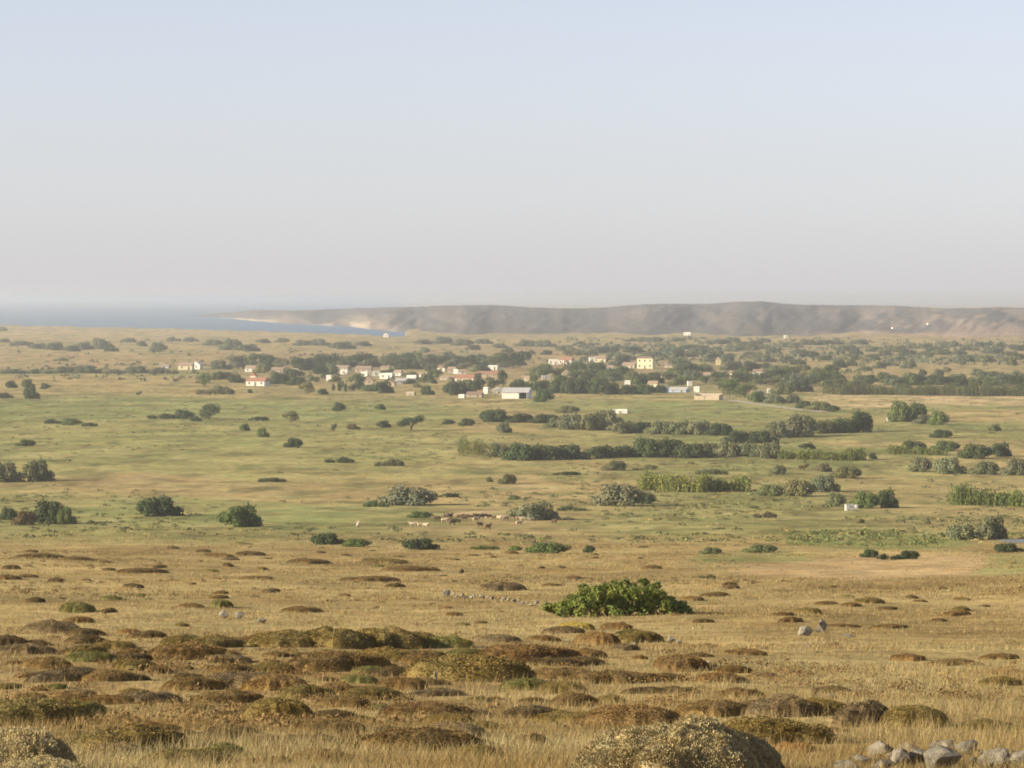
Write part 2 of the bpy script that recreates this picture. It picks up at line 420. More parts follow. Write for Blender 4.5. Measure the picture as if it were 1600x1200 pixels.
# ------------------------------------------------------------------ hills
def build_hills():
    sk = np.array([(180, 497), (230, 495), (300, 493), (350, 489), (400, 484), (450, 485.5), (500, 484), (560, 481.5), (640, 479.5), (700, 477.5), (760, 476), (800, 478), (830, 480.5), (900, 482),
                   (940, 480.5), (1000, 475.5), (1040, 474.5), (1100, 475), (1150, 471.5), (1190, 470), (1230, 475), (1280, 476.5), (1350, 477), (1400, 477.5), (1440, 480), (1480, 482),
                   (1560, 480), (1600, 481), (1750, 478), (2000, 482), (2600, 485)], float)
    bs = np.array([(180, 7700), (230, 7500), (300, 7100), (350, 6500), (400, 5500), (450, 5050), (500, 4750), (560, 4350), (620, 3900), (660, 3700), (760, 3600), (900, 3550), (1100, 3500),
                   (1300, 3350), (1600, 3350), (2600, 3500)], float)
    rd = np.array([(180, 60), (230, 90), (300, 180), (350, 450), (400, 900), (500, 1200), (700, 1500), (1600, 1700), (2600, 1700)], float)
    U = np.linspace(180, 2400, 700)
    T = np.concatenate([np.linspace(-0.06, 1, 56), np.linspace(1.06, 1.9, 14)])
    tt, uu = np.meshgrid(T, U, indexing='ij')
    b = np.interp(uu, bs[:, 0], bs[:, 1]); w = np.interp(uu, rd[:, 0], rd[:, 1])
    b = b + (fbm(uu / 60, uu * 0 + 3, 3) - 0.5) * 0.35 * w
    s_row = np.interp(uu, sk[:, 0], sk[:, 1]) + (fbm(uu / 9, uu * 0 + 1, 3) - 0.5) * 1.2
    d = b + w * tt
    top = ZC - (s_row - H0) / FPX * (b + w)
    spur = fbm(uu / 55 + tt * 1.7, tt * 1.3 + 20, 4)
    spur = 0.68 * spur + 0.32 * (1 - 2 * np.abs(fbm(uu / 24 - tt * 2.6 + 9, tt * 2.2 + 40, 4) - 0.5))
    # gullies run up from the shore between the spurs
    g = sum(np.exp(-((uu - c - 55 * (tt - 0.3)) / wd) ** 2) for c, wd in ((495, 34), (655, 42), (905, 48), (1085, 40), (1245, 38), (1330, 34), (1425, 40)))
    prof = smooth(0.0, 1.0, tt) * 0.55 + np.clip(tt, 0, 1) ** 0.7 * 0.45
    mod = (spur - 0.6) * 0.40 - 0.24 * g
    bell = np.sin(np.pi * np.clip(tt, 0, 1)) ** 0.8
    hh = np.clip(prof + mod * bell * 0.9, 0, 0.985)
    hh = np.where(tt > 1, 1 - smooth(1.0, 1.9, tt), hh)
    zb = np.where(uu < 655, -1.0, 0.6)
    z = zb + (top - zb) * hh
    z = np.where(tt < 0, -4.0, z)
    V = np.stack([(uu - 800) / FPX * d, d, z], -1).reshape(-1, 3)
    nr, nc = tt.shape
    idx = np.arange(nr * nc).reshape(nr, nc)
    F = np.stack([idx[:-1, :-1], idx[:-1, 1:], idx[1:, 1:], idx[1:, :-1]], -1).reshape(-1, 4)
    me = mesh_from('hills', V, F, True)
    u = uu.ravel(); t = tt.ravel()
    n1 = fbm(u / 14, t * 9, 4)
    scrub = np.array([0.108, 0.102, 0.102]); soil = np.array([0.36, 0.28, 0.20]); clay = np.array([0.34, 0.25, 0.185]); cliff = np.array([0.62, 0.52, 0.40])
    C = np.tile(scrub, (len(u), 1))
    def lay(mk, col):
        nonlocal C
        C = C * (1 - mk[:, None]) + col * mk[:, None]
    lay(smooth(0.5, 0.72, n1) * 0.12, soil)
    lay(smooth(0.5, 0.62, fbm(u / 30 + 40, t * 5 + 8, 3)) * smooth(1230, 1420, u) * 0.45, soil)
    lay((1 - smooth(0.10, 0.22, t + 0.05 * fbm(u / 20, u * 0, 3))) * smooth(1220, 1330, u), clay)
    lay((1 - smooth(0.20, 0.42, t + 0.2 * (n1 - 0.5))) * smooth(1430, 1540, u) * 0.8, clay)
    cl = (1 - smooth(0.10, 0.30, t + 0.25 * (fbm(u / 10 + 5, t * 4, 3) - 0.5))) * smooth(230, 300, u) * (1 - smooth(600, 640, u))
    lay(cl * smooth(0.36, 0.5, fbm(u / 26 + 12, u * 0 + 6, 3)) * 0.85, cliff)
    lay((1 - smooth(0.15, 0.75, t)) * (np.exp(-((u - 440) / 38) ** 2) + np.exp(-((u - 570) / 45) ** 2)) * 0.55, soil * 1.2)
    C *= (0.7 + 0.6 * fbm(u / 3, t * 40, 2))[:, None]
    at = me.color_attributes.new('soil', 'FLOAT_COLOR', 'POINT')
    at.data.foreach_set('color', np.concatenate([C, np.ones((len(C), 1))], 1).astype(np.float32).ravel())
    tag(obj('hills', me, M['ground']), 'low scrub covered hills with pale sea cliffs across the bay', 'hills', kind='structure')
build_hills()

# ------------------------------------------------------------------ plant meshes
def cards(P, Nn, size, aspect=1.0, r=None, jitter=0.7, up=None):
    """one small leaf-shaped quad per point, facing roughly along Nn; returns V, F"""
    r = r or rng
    n = len(P)
    nn = Nn + r.normal(0, jitter, (n, 3)); nn /= np.linalg.norm(nn, axis=1, keepdims=True) + 1e-9
    a = r.normal(0, 1, (n, 3)) if up is None else np.tile(np.array(up, float), (n, 1)) + r.normal(0, 0.25, (n, 3))
    t = a - (a * nn).sum(1, keepdims=True) * nn; t /= np.linalg.norm(t, axis=1, keepdims=True) + 1e-9
    b = np.cross(nn, t)
    s = np.asarray(size) * r.uniform(0.6, 1.4, n)
    s = s[:, None]
    l = t * s; w = b * s * aspect
    k = r.uniform(0.2, 0.5, (n, 1))
    V = np.stack([P - l * 0.5, P + w * 0.5 - l * (k - 0.4), P + l * 0.5 + nn * s * 0.15, P - w * 0.5 - l * (k - 0.3)], 1).reshape(-1, 3)
    F = np.arange(4 * n).reshape(n, 4)
    return V, F
def tube(path, radii, seg=6):
    V = []; F = []
    path = [Vector(p) for p in path]
    for i, p in enumerate(path):
        d = (path[min(i + 1, len(path) - 1)] - path[max(i - 1, 0)]).normalized()
        a = d.orthogonal().normalized(); b = d.cross(a)
        for k in range(seg):
            w = 2 * math.pi * k / seg
            V.append(p + (a * math.cos(w) + b * math.sin(w)) * radii[i])
    for i in range(len(path) - 1):
        for k in range(seg):
            F.append([i * seg + k, i * seg + (k + 1) % seg, (i + 1) * seg + (k + 1) % seg, (i + 1) * seg + k])
    return np.array([tuple(v) for v in V]), np.array(F)
def join(parts):
    V = []; F = []; n = 0
    for v, f in parts:
        V.append(v); F.append(np.asarray(f) + n); n += len(v)
    return np.concatenate(V), np.concatenate(F)
def lobes_crown(lobes, per, size, r, jitter=0.55, aspect=0.75):
    """clumps: lobes is a list of (centre, radii); leaf faces sit on and just inside each lobe"""
    Vs = []; wts = [max(l[1]) ** 2 for l in lobes]; tot = sum(wts)
    C0 = np.mean([l[0] for l in lobes], 0)
    for (c, rad), wt in zip(lobes, wts):
        n = max(24, int(per * wt / tot))
        d = r.normal(0, 1, (n, 3)); d /= np.linalg.norm(d, axis=1, keepdims=True)
        rr = 1 - np.abs(r.normal(0, 0.16, n)); rr = np.where(r.random(n) < 0.12, r.uniform(1.0, 1.3, n), rr); rr = np.clip(rr, 0.35, 1.3)
        P = np.array(c) + d * np.array(rad) * rr[:, None]
        keep = P[:, 2] > 0.01
        P = P[keep]; d = d[keep]
        out = d + 0.25 * (P - C0)
        Vs.append(cards(P, out, size, aspect, r, jitter))
    return join(Vs)
def stems(r, n, hgt, spread, rad):
    parts = []
    for k in range(n):
        a = r.uniform(0, 6.28); q = r.uniform(0.2, 1) * spread
        b = Vector((math.cos(a) * 0.06, math.sin(a) * 0.06, -0.04)); t = Vector((math.cos(a) * q, math.sin(a) * q, hgt * r.uniform(0.7, 1)))
        m = b.lerp(t, 0.5) + Vector((r.uniform(-.05, .05), r.uniform(-.05, .05), 0))
        parts.append(tube([b, m, t], [rad, rad * 0.7, rad * 0.3], 5))
    return join(parts)
BUSH = {}    # kind -> list of (crown mesh, stem mesh); each fits in a unit box: width 1, height 1
def unit(V, F):
    lo = V.min(0); hi = V.max(0)
    s = np.array([1 / (hi[0] - lo[0]), 1 / (hi[1] - lo[1]), 1 / hi[2]])
    c = np.array([(lo[0] + hi[0]) / 2, (lo[1] + hi[1]) / 2, 0])
    return (V - c) * s, F
def make_bushes():
    r = np.random.default_rng(5)
    def add(kind, lobes, per, size, st, **kw):
        V, F = unit(*lobes_crown(lobes, per, size, r, **kw))
        cm = mesh_from('crown_' + kind, V, F); cm.materials.append(M['leaf'])
        sv, sf = st
        sm = mesh_from('stem_' + kind, sv, sf); sm.materials.append(M['bark'])
        BUSH.setdefault(kind, []).append((cm, sm))
    for v in range(7):      # rounded shrub, foliage to the ground, w:h about 2
        L = []
        for k in range(13):
            a = r.uniform(0, 6.28); q = math.sqrt(r.uniform(0, 1)) * 0.72
            rad = r.uniform(0.22, 0.42) * (1.1 - 0.4 * q)
            L.append(((math.cos(a) * q, math.sin(a) * q * 0.9, r.uniform(0.08, 0.70) * (1.05 - 0.75 * q)), (rad, rad, rad * r.uniform(0.75, 1.0))))
        add('round', L, 4200, 0.085, stems(r, 7, 0.6, 0.3, 0.02))
    for v in range(4):      # long low thicket of several shrubs grown together, w:h about 4
        L = []
        for k in range(18):
            xx = r.uniform(-1.8, 1.8); env = 1 - 0.55 * (abs(xx) / 2) ** 2
            rad = r.uniform(0.25, 0.48) * env
            L.append(((xx, r.uniform(-0.35, 0.35), r.uniform(0.1, 0.55) * env), (rad * 1.15, rad, rad * r.uniform(0.7, 1))))
        add('wide', L, 3000, 0.11, stems(r, 8, 0.6, 0.4, 0.02))
    for v in range(5):      # upright tree, trunk just seen, w:h about 1
        L = []
        for k in range(14):
            a = r.uniform(0, 6.28); q = math.sqrt(r.uniform(0, 1)) * 0.34; zz = r.uniform(0.28, 0.86)
            rad = r.uniform(0.13, 0.22) * (1.15 - 0.5 * abs(zz - 0.5))
            L.append(((math.cos(a) * q, math.sin(a) * q, zz), (rad, rad, rad)))
        tr = [tube([(0, 0, -0.05), (0.01, 0, 0.25), (0.0, 0.02, 0.6)], [0.035, 0.028, 0.012], 6)]
        for k in range(4):
            a = k * 1.6 + r.uniform(0, 1)
            tr.append(tube([(0, 0, 0.2 + 0.05 * k), (math.cos(a) * .14, math.sin(a) * .14, 0.42), (math.cos(a) * .26, math.sin(a) * .26, 0.62)], [0.018, 0.012, 0.005], 5))
        add('tree', L, 2000, 0.055, join(tr))
    for v in range(3):      # tree with a flat leaning crown on a clear trunk
        L = []
        for k in range(15):
            xx = r.uniform(-0.55, 0.6)
            rad = r.uniform(0.15, 0.24)
            L.append(((xx, r.uniform(-0.35, 0.35), 0.60 + 0.16 * xx + r.uniform(-0.1, 0.16)), (rad, rad, rad * 0.75)))
        tr = [tube([(0, 0, -0.05), (0.03, 0, 0.25), (0.10, 0.02, 0.55)], [0.045, 0.036, 0.015], 6)]
        for k in range(5):
            a = k * 1.3
            tr.append(tube([(0.03, 0, 0.24), (math.cos(a) * .18, math.sin(a) * .15, 0.45), (math.cos(a) * .38, math.sin(a) * .26, 0.62 + 0.06 * math.cos(a))], [0.022, 0.014, 0.005], 5))
        add('umbrella', L, 1900, 0.065, join(tr))
    for v in range(2):      # narrow cypress
        L = []
        for k in range(12):
            zz = 0.08 + 0.86 * k / 11
            rad = 0.16 * math.sin(math.pi * min(0.93, zz * 0.75 + 0.22)) + 0.02
            L.append(((r.uniform(-.03, .03), r.uniform(-.03, .03), zz), (rad, rad, 0.10)))
        add('cypress', L, 1300, 0.045, tube([(0, 0, -0.05), (0, 0, 0.3)], [0.04, 0.03], 6))
make_bushes()
TINT = dict(grey=(0.165, 0.178, 0.105), green=(0.105, 0.145, 0.050), dark=(0.060, 0.086, 0.040), olive=(0.150, 0.165, 0.078), bright=(0.125, 0.170, 0.050),
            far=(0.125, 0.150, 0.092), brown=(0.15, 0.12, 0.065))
_bc = [0]
def bush(px, py, w, h, kind='round', tint='grey', label='', cat='bush', group=None, name='shrub', depth=None):
    p, d = ground_at(px, py)
    s = d / FPX
    lst = BUSH[kind]; _bc[0] += 1
    cm, sm = lst[_bc[0] * 7 % len(lst)]
    root = empty(name, p - Vector((0, 0, 0.02 * h * s)), 0.0)
    root['label'] = label; root['category'] = cat
    if group: root['group'] = group
    c = np.array(TINT[tint]) * rng.uniform(0.86, 1.14) * rng.uniform(0.95, 1.05, 3)
    dp = depth if depth else (0.8 if kind in ('round', 'umbrella') else 0.4 if kind == 'wide' else 1.0)
    flip = -1 if (kind != 'umbrella' and rng.random() < 0.5) else 1
    ww = w * s * 1.04; hh = h * s * 1.04
    cr = obj('crown', cm, None, root, c)
    cr.scale = (ww * flip, max(ww * dp, hh * 0.8), hh)
    if kind in ('tree', 'cypress', 'round'):
        cr.rotation_euler = (0, 0, rng.uniform(-0.5, 0.5))
    st = obj('trunk' if kind in ('tree', 'umbrella', 'cypress') else 'stem', sm, None, root)
    k = hh if kind in ('tree', 'cypress', 'umbrella') else hh * 0.9
    st.scale = (k, k, k) if kind != 'umbrella' else (ww * 0.75, ww * 0.6, hh)
    return root

# the houses of the village: x, base row, width, height in photo pixels, wall, roof, label, style
HOUSES = [
 (258, 575, 14, 6, 'grey', 'pink', 'small pale hut at the outer end of the village', 'gable'),
 (290, 578, 22, 12, 'cream', 'pink', 'low cream house joined to the white gabled house', 'gable'),
 (308, 577, 13, 12, 'white', 'white', 'white gabled house behind the tall green tree', 'gable_front'),
 (350, 575, 16, 8, 'pink', 'pink', 'faded pink house at the start of the tree row', 'gable'),
 (392, 581, 17, 10, 'white', 'pink', 'white house with faded roof behind the red roofed house', 'gable'),
 (402, 603, 30, 13, 'white', 'red', 'bright white house with red roof before the trees', 'gable'),
 (396, 594, 9, 12, 'white', 'red', 'narrow white annex standing behind the red roofed house', 'gable_front'),
 (434, 582, 20, 8, 'pink', 'pink', 'low pinkish house among trees', 'gable'),
 (443, 571, 12, 9, 'grey', 'pink', 'pale grey house high among the trees', 'gable'),
 (461, 582, 10, 6, 'white', 'white', 'tiny white hut among dark trees', 'flat'),
 (514, 595, 8, 9, 'white', 'white', 'tiny white hut above the first cypress', 'flat'),
 (534, 579, 24, 8, 'pink', 'pink', 'long faded roof house in front of the tree belt', 'gable'),
 (538, 585, 12, 7, 'white', 'white', 'white cube house in front of the long faded roof', 'flat'),
 (568, 581, 25, 9, 'pink', 'pink', 'wide pinkish house in the row behind the white cubes', 'gable'),
 (570, 588, 11, 7, 'white', 'white', 'white cube house below the wide pinkish house', 'flat'),
 (587, 588, 12, 8, 'white', 'white', 'white cube house next to the brightest wall', 'flat'),
 (602, 577, 14, 5, 'tan', 'pink', 'low faded roof just below the tree belt', 'gable'),
 (605, 592, 20, 9, 'white', 'white', 'brightest flat white house in the middle of the village', 'flat'),
 (611, 603, 13, 9, 'tan', 'pink', 'tan stone house in front of the brightest white house', 'gable_front'),
 (577, 601, 12, 13, 'tan', 'pink', 'tall tan gable house behind the round hedge', 'gable_front'),
 (622, 587, 12, 9, 'white', 'pink', 'white house with faded roof beside the brightest house', 'gable'),
 (627, 600, 18, 9, 'grey', 'grey', 'grey house beside the tan stone house', 'gable'),
 (643, 597, 14, 11, 'grey', 'white', 'pale grey house behind dark garden bushes', 'gable'),
 (661, 589, 13, 7, 'white', 'pink', 'white house above the green garden bush', 'gable'),
 (690, 580, 12, 9, 'white', 'pink', 'white house at the top of the village lane', 'gable_front'),
 (706, 583, 12, 10, 'pink', 'pink', 'pale pink house between two white houses', 'gable'),
 (713, 584, 7, 7, 'white', 'white', 'tiny bright white house between pinkish houses', 'flat'),
 (722, 585, 11, 8, 'white', 'pink', 'white house right above the red tiled house', 'gable'),
 (727, 598, 30, 13, 'cream', 'red', 'long cream house with sunlit red tiled roof', 'gable'),
 (700, 594, 22, 7, 'pink', 'pink', 'low pinkish house next to the red tiled house', 'gable'),
 (770, 578, 17, 7, 'white', 'white', 'flat white house under the tall dark trees', 'flat'),
 (762, 590, 32, 10, 'tan', 'red', 'long dull red roofed house behind the cypress', 'gable'),
 (760, 615, 7, 10, 'white', 'white', 'small white hut beside the big shed', 'flat'),
 (779, 617, 18, 12, 'cream', 'grey', 'cream outbuilding adjoining the big shed', 'gable_front'),
 (742, 621, 24, 9, 'tan', 'brown', 'low brown farm building before the dark trees', 'gable'),
 (722, 622, 9, 5, 'white', 'white', 'tiny white hut at the end of the brown farm building', 'flat'),
 (642, 618, 13, 5, 'tan', 'white', 'tiny pale trough hut in the straw field before the village', 'flat'),
 (865, 570, 15, 9, 'white', 'white', 'white flat house of the hillside pair, lower one', 'flat'),
 (885, 569, 21, 11, 'white', 'red', 'white house of the hillside pair with a touch of red roof', 'gable'),
 (925, 567, 9, 9, 'white', 'white', 'narrow white house beside the cream house on the rise', 'flat'),
 (938, 566, 19, 10, 'cream', 'pink', 'cream house with faded roof on the rise', 'gable'),
 (984, 575, 20, 9, 'pink', 'pink', 'pinkish low house beside the two storey house', 'gable'),
 (954, 577, 11, 6, 'white', 'pink', 'small pale house among the garden trees', 'gable'),
 (885, 592, 15, 15, 'pink', 'pink', 'tall pinkish house among trees below the white pair', 'gable_front'),
 (825, 596, 16, 9, 'cream', 'pink', 'faded pink roof house behind the dark front hedge', 'gable'),
 (853, 593, 13, 6, 'grey', 'white', 'pale grey hut behind the dark front hedge', 'flat'),
 (981, 601, 9, 6, 'white', 'white', 'tiny pale hut among green garden trees', 'flat'),
 (1021, 605, 15, 10, 'cream', 'pink', 'cream cottage with faded roof at the hedge end', 'gable'),
 (1036, 591, 10, 7, 'pink', 'pink', 'small pink cottage behind the hedge end', 'gable'),
 (1040, 614, 9, 10, 'blue', 'white', 'bluish white hut at the end of the front hedge', 'flat'),
 (1062, 613, 28, 8, 'blue', 'grey', 'long blue-grey shed beside the straw field', 'gable'),
 (1078, 603, 7, 7, 'white', 'white', 'tiny bright white hut behind the blue-grey shed', 'flat'),
 (1089, 613, 9, 9, 'white', 'white', 'white hut at the start of the tan wall', 'flat'),
 (1139, 586, 13, 6, 'white', 'pink', 'low white house with faded roof among dark trees', 'gable'),
 (1187, 586, 19, 9, 'white', 'brown', 'white house with brown roof at the edge of the fallow', 'gable'),
 (1080, 578, 7, 6, 'white', 'white', 'tiny pale hut behind the tall dark tree', 'flat'),
 (1108, 589, 15, 7, 'pink', 'pink', 'low pink house between garden trees', 'gable'),
 (1188, 622, 13, 11, 'white', 'grey', 'white building half hidden by trees along the road', 'gable'),
 (1202, 614, 6, 6, 'white', 'white', 'tiny white hut above the half hidden building', 'flat'),
 (1123, 570, 8, 13, 'ochre', 'pink', 'narrow ochre tower house standing in for a pale field strip', 'gable_front'),  # built in place of a pale strip of field between trees
 (1050, 575, 20, 8, 'pink', 'pink', 'low pink house just past the two storey house', 'gable'),
 (603, 527, 8, 7, 'white', 'white', 'lone white chapel on the bay shore', 'gable_front'),
 (1075, 524, 11, 5, 'white', 'white', 'lone white farm under the middle hill', 'flat'),
 (1228, 530, 5, 7, 'white', 'white', 'tiny white hut in the far scrub', 'flat'),
 (970, 646, 23, 5, 'white', 'white', 'long low white shed alone in the green pasture', 'flat'),
 (1392, 659, 10, 8, 'white', 'grey', 'small white hut beside the green field trees', 'gable'),
]
# ------------------------------------------------------------------ shrubs and trees of the plain
# each entry: (x, base row, width, height in photo pixels, kind, tint, label)
SOLO = [
 (378, 823, 72, 39, 'round', 'green', 'glossy green rounded shrub on the near plain edge beside low weeds'),
 (250, 806, 76, 35, 'round', 'dark', 'dark rounded shrub with two humps, alone between the two leafy clumps'),
 (635, 789, 98, 34, 'round', 'grey', 'broad grey-green dome shaped shrub behind the flock'),
 (588, 792, 42, 12, 'wide', 'green', 'low green fringe shrub at the foot of the broad grey dome'),
 (702, 777, 34, 8, 'wide', 'dark', 'low dark shadow-like shrub just behind the broad grey dome'),  # dark foliage put in for a shadow-like streak beside the dome
 (838, 812, 84, 31, 'round', 'grey', 'grey-green spreading shrub at the end of the flock'),
 (802, 781, 22, 9, 'round', 'olive', 'small olive shrub behind the spreading shrub near the flock'),
 (893, 798, 46, 9, 'wide', 'green', 'low green shrub in the long shadow of the spreading shrub near the flock'),
 (965, 790, 86, 39, 'round', 'grey', 'tall domed grey-green shrub, highest in the middle of the plain'),
 (1008, 787, 34, 20, 'round', 'dark', 'dark side shrub leaning on the tall domed shrub'),
 (655, 809, 42, 12, 'round', 'green', 'low green mound shrub just ahead of the flock'),
 (793, 756, 32, 18, 'round', 'olive', 'small round olive shrub alone in a straw patch'),
 (765, 753, 12, 9, 'round', 'olive', 'tiny shrub beside the small round olive one'),
 (425, 753, 46, 8, 'wide', 'dark', 'flat dark shrub above the pinkish fallow strip'),
 (530, 723, 48, 10, 'wide', 'dark', 'flat dark green shrub in the open middle of the pasture'),
 (608, 728, 48, 13, 'wide', 'olive', 'flat olive shrub with two humps in the open pasture'),
 (458, 699, 32, 17, 'round', 'dark', 'compact dark shrub standing alone in the pasture'),
 (455, 661, 30, 20, 'tree', 'olive', 'pale round-crowned tree on the far pasture'),
 (411, 683, 22, 17, 'round', 'green', 'small green shrub below the pale round-crowned tree'),
 (383, 673, 18, 13, 'round', 'green', 'faint little green shrub near the pale round-crowned tree'),
 (404, 657, 34, 7, 'wide', 'dark', 'flat dark shrub beside the pale round-crowned tree'),
 (529, 642, 22, 15, 'round', 'dark', 'dark round shrub alone below the village'),
 (595, 640, 18, 10, 'round', 'green', 'small green shrub alone below the village'),
 (522, 675, 12, 15, 'tree', 'olive', 'slim small tree in the middle of the pasture'),
 (552, 671, 24, 10, 'round', 'brown', 'brownish low shrub beside the slim small tree'),
 (600, 668, 24, 13, 'round', 'dark', 'dark little shrub beside the leaning tree'),
 (642, 673, 46, 25, 'umbrella', 'dark', 'leaning flat-crowned tree on a bare trunk'),
 (700, 663, 22, 9, 'round', 'dark', 'low dark shrub after the leaning tree'),
 (729, 665, 28, 13, 'round', 'dark', 'dark shrub between the leaning tree and the hedge'),
 (788, 676, 26, 19, 'round', 'grey', 'grey-green upright shrub in front of the hedge end'),
 (960, 735, 42, 18, 'round', 'grey', 'grey-green shrub in front of the long dark hedge'),
 (1014, 733, 28, 8, 'round', 'olive', 'low olive shrub beside the shrub ahead of the long dark hedge'),
 (886, 742, 46, 6, 'wide', 'dark', 'thin low line of dark scrub ahead of the long dark hedge'),
 (1215, 741, 30, 17, 'round', 'grey', 'small round grey shrub beside a sparse bare bush'),
 (1256, 736, 18, 12, 'umbrella', 'brown', 'sparse bare bush between two round shrubs'),
 (1322, 747, 50, 22, 'round', 'olive', 'round dense shrub behind the thicket over the pump hut'),
 (1288, 737, 26, 16, 'round', 'grey', 'grey shrub tucked beside the round dense shrub'),
 (1112, 741, 54, 10, 'wide', 'olive', 'faint low thicket behind the reeds'),
 (1195, 809, 38, 11, 'wide', 'brown', 'low brownish shrub in the rough pasture before the pump hut'),
 (1555, 673, 22, 12, 'round', 'olive', 'small sparse shrub in the pale field by the frame edge'),
 (1470, 684, 38, 15, 'round', 'dark', 'dark shrub in front of the field trees'),
 (1364, 717, 14, 11, 'round', 'dark', 'tiny dark shrub at the end of the low reeds'),
 (1262, 701, 28, 10, 'round', 'dark', 'dark low shrub in the green hollow between the hedges'),
 (1345, 817, 14, 7, 'round', 'brown', 'tiny brown shrub in the rough pasture'),
 (1347, 838, 7, 9, 'tree', 'dark', 'tiny dark sapling in the green weeds'),
 (40, 697, 34, 12, 'round', 'green', 'small low green shrub near the far edge of the pasture'),
 (217, 620, 9, 9, 'umbrella', 'dark', 'tiny lone tree on the straw field before the village'),
 (95, 564, 24, 6, 'wide', 'far', 'flat dark shrub alone on the fallow beyond the pasture'),
 (4, 518, 16, 8, 'round', 'far', 'dark bush on the shore at the edge of the land'),
 (920, 863, 20, 13, 'round', 'dark', 'dark knobbly shrub at the foot of the slope'),
 (1105, 904, 28, 8, 'wide', 'olive', 'flat olive shrub at the corner of the stubble field'),
 (721, 896, 9, 8, 'round', 'brown', 'tiny dark round shrub on the slope above the ruined wall'),
 (480, 617, 28, 22, 'tree', 'olive', 'round olive tree standing before the village'),
 (505, 616, 18, 10, 'round', 'dark', 'dark shrub beside the round olive tree'),
 (320, 604, 22, 22, 'tree', 'green', 'tall green tree in front of the white gabled house'),
 (336, 616, 62, 15, 'wide', 'grey', 'long rounded grey thicket in the straw field before the village'),
 (391, 614, 9, 7, 'round', 'dark', 'tiny dark bush between the thicket and the olive tree'),
]
for (x, y, w, h, k, t, l) in SOLO:
    bush(x, y, w, h, k, t, l, 'tree' if k in ('tree', 'umbrella') else 'shrub', None, 'tree' if k in ('tree', 'umbrella') else 'shrub')
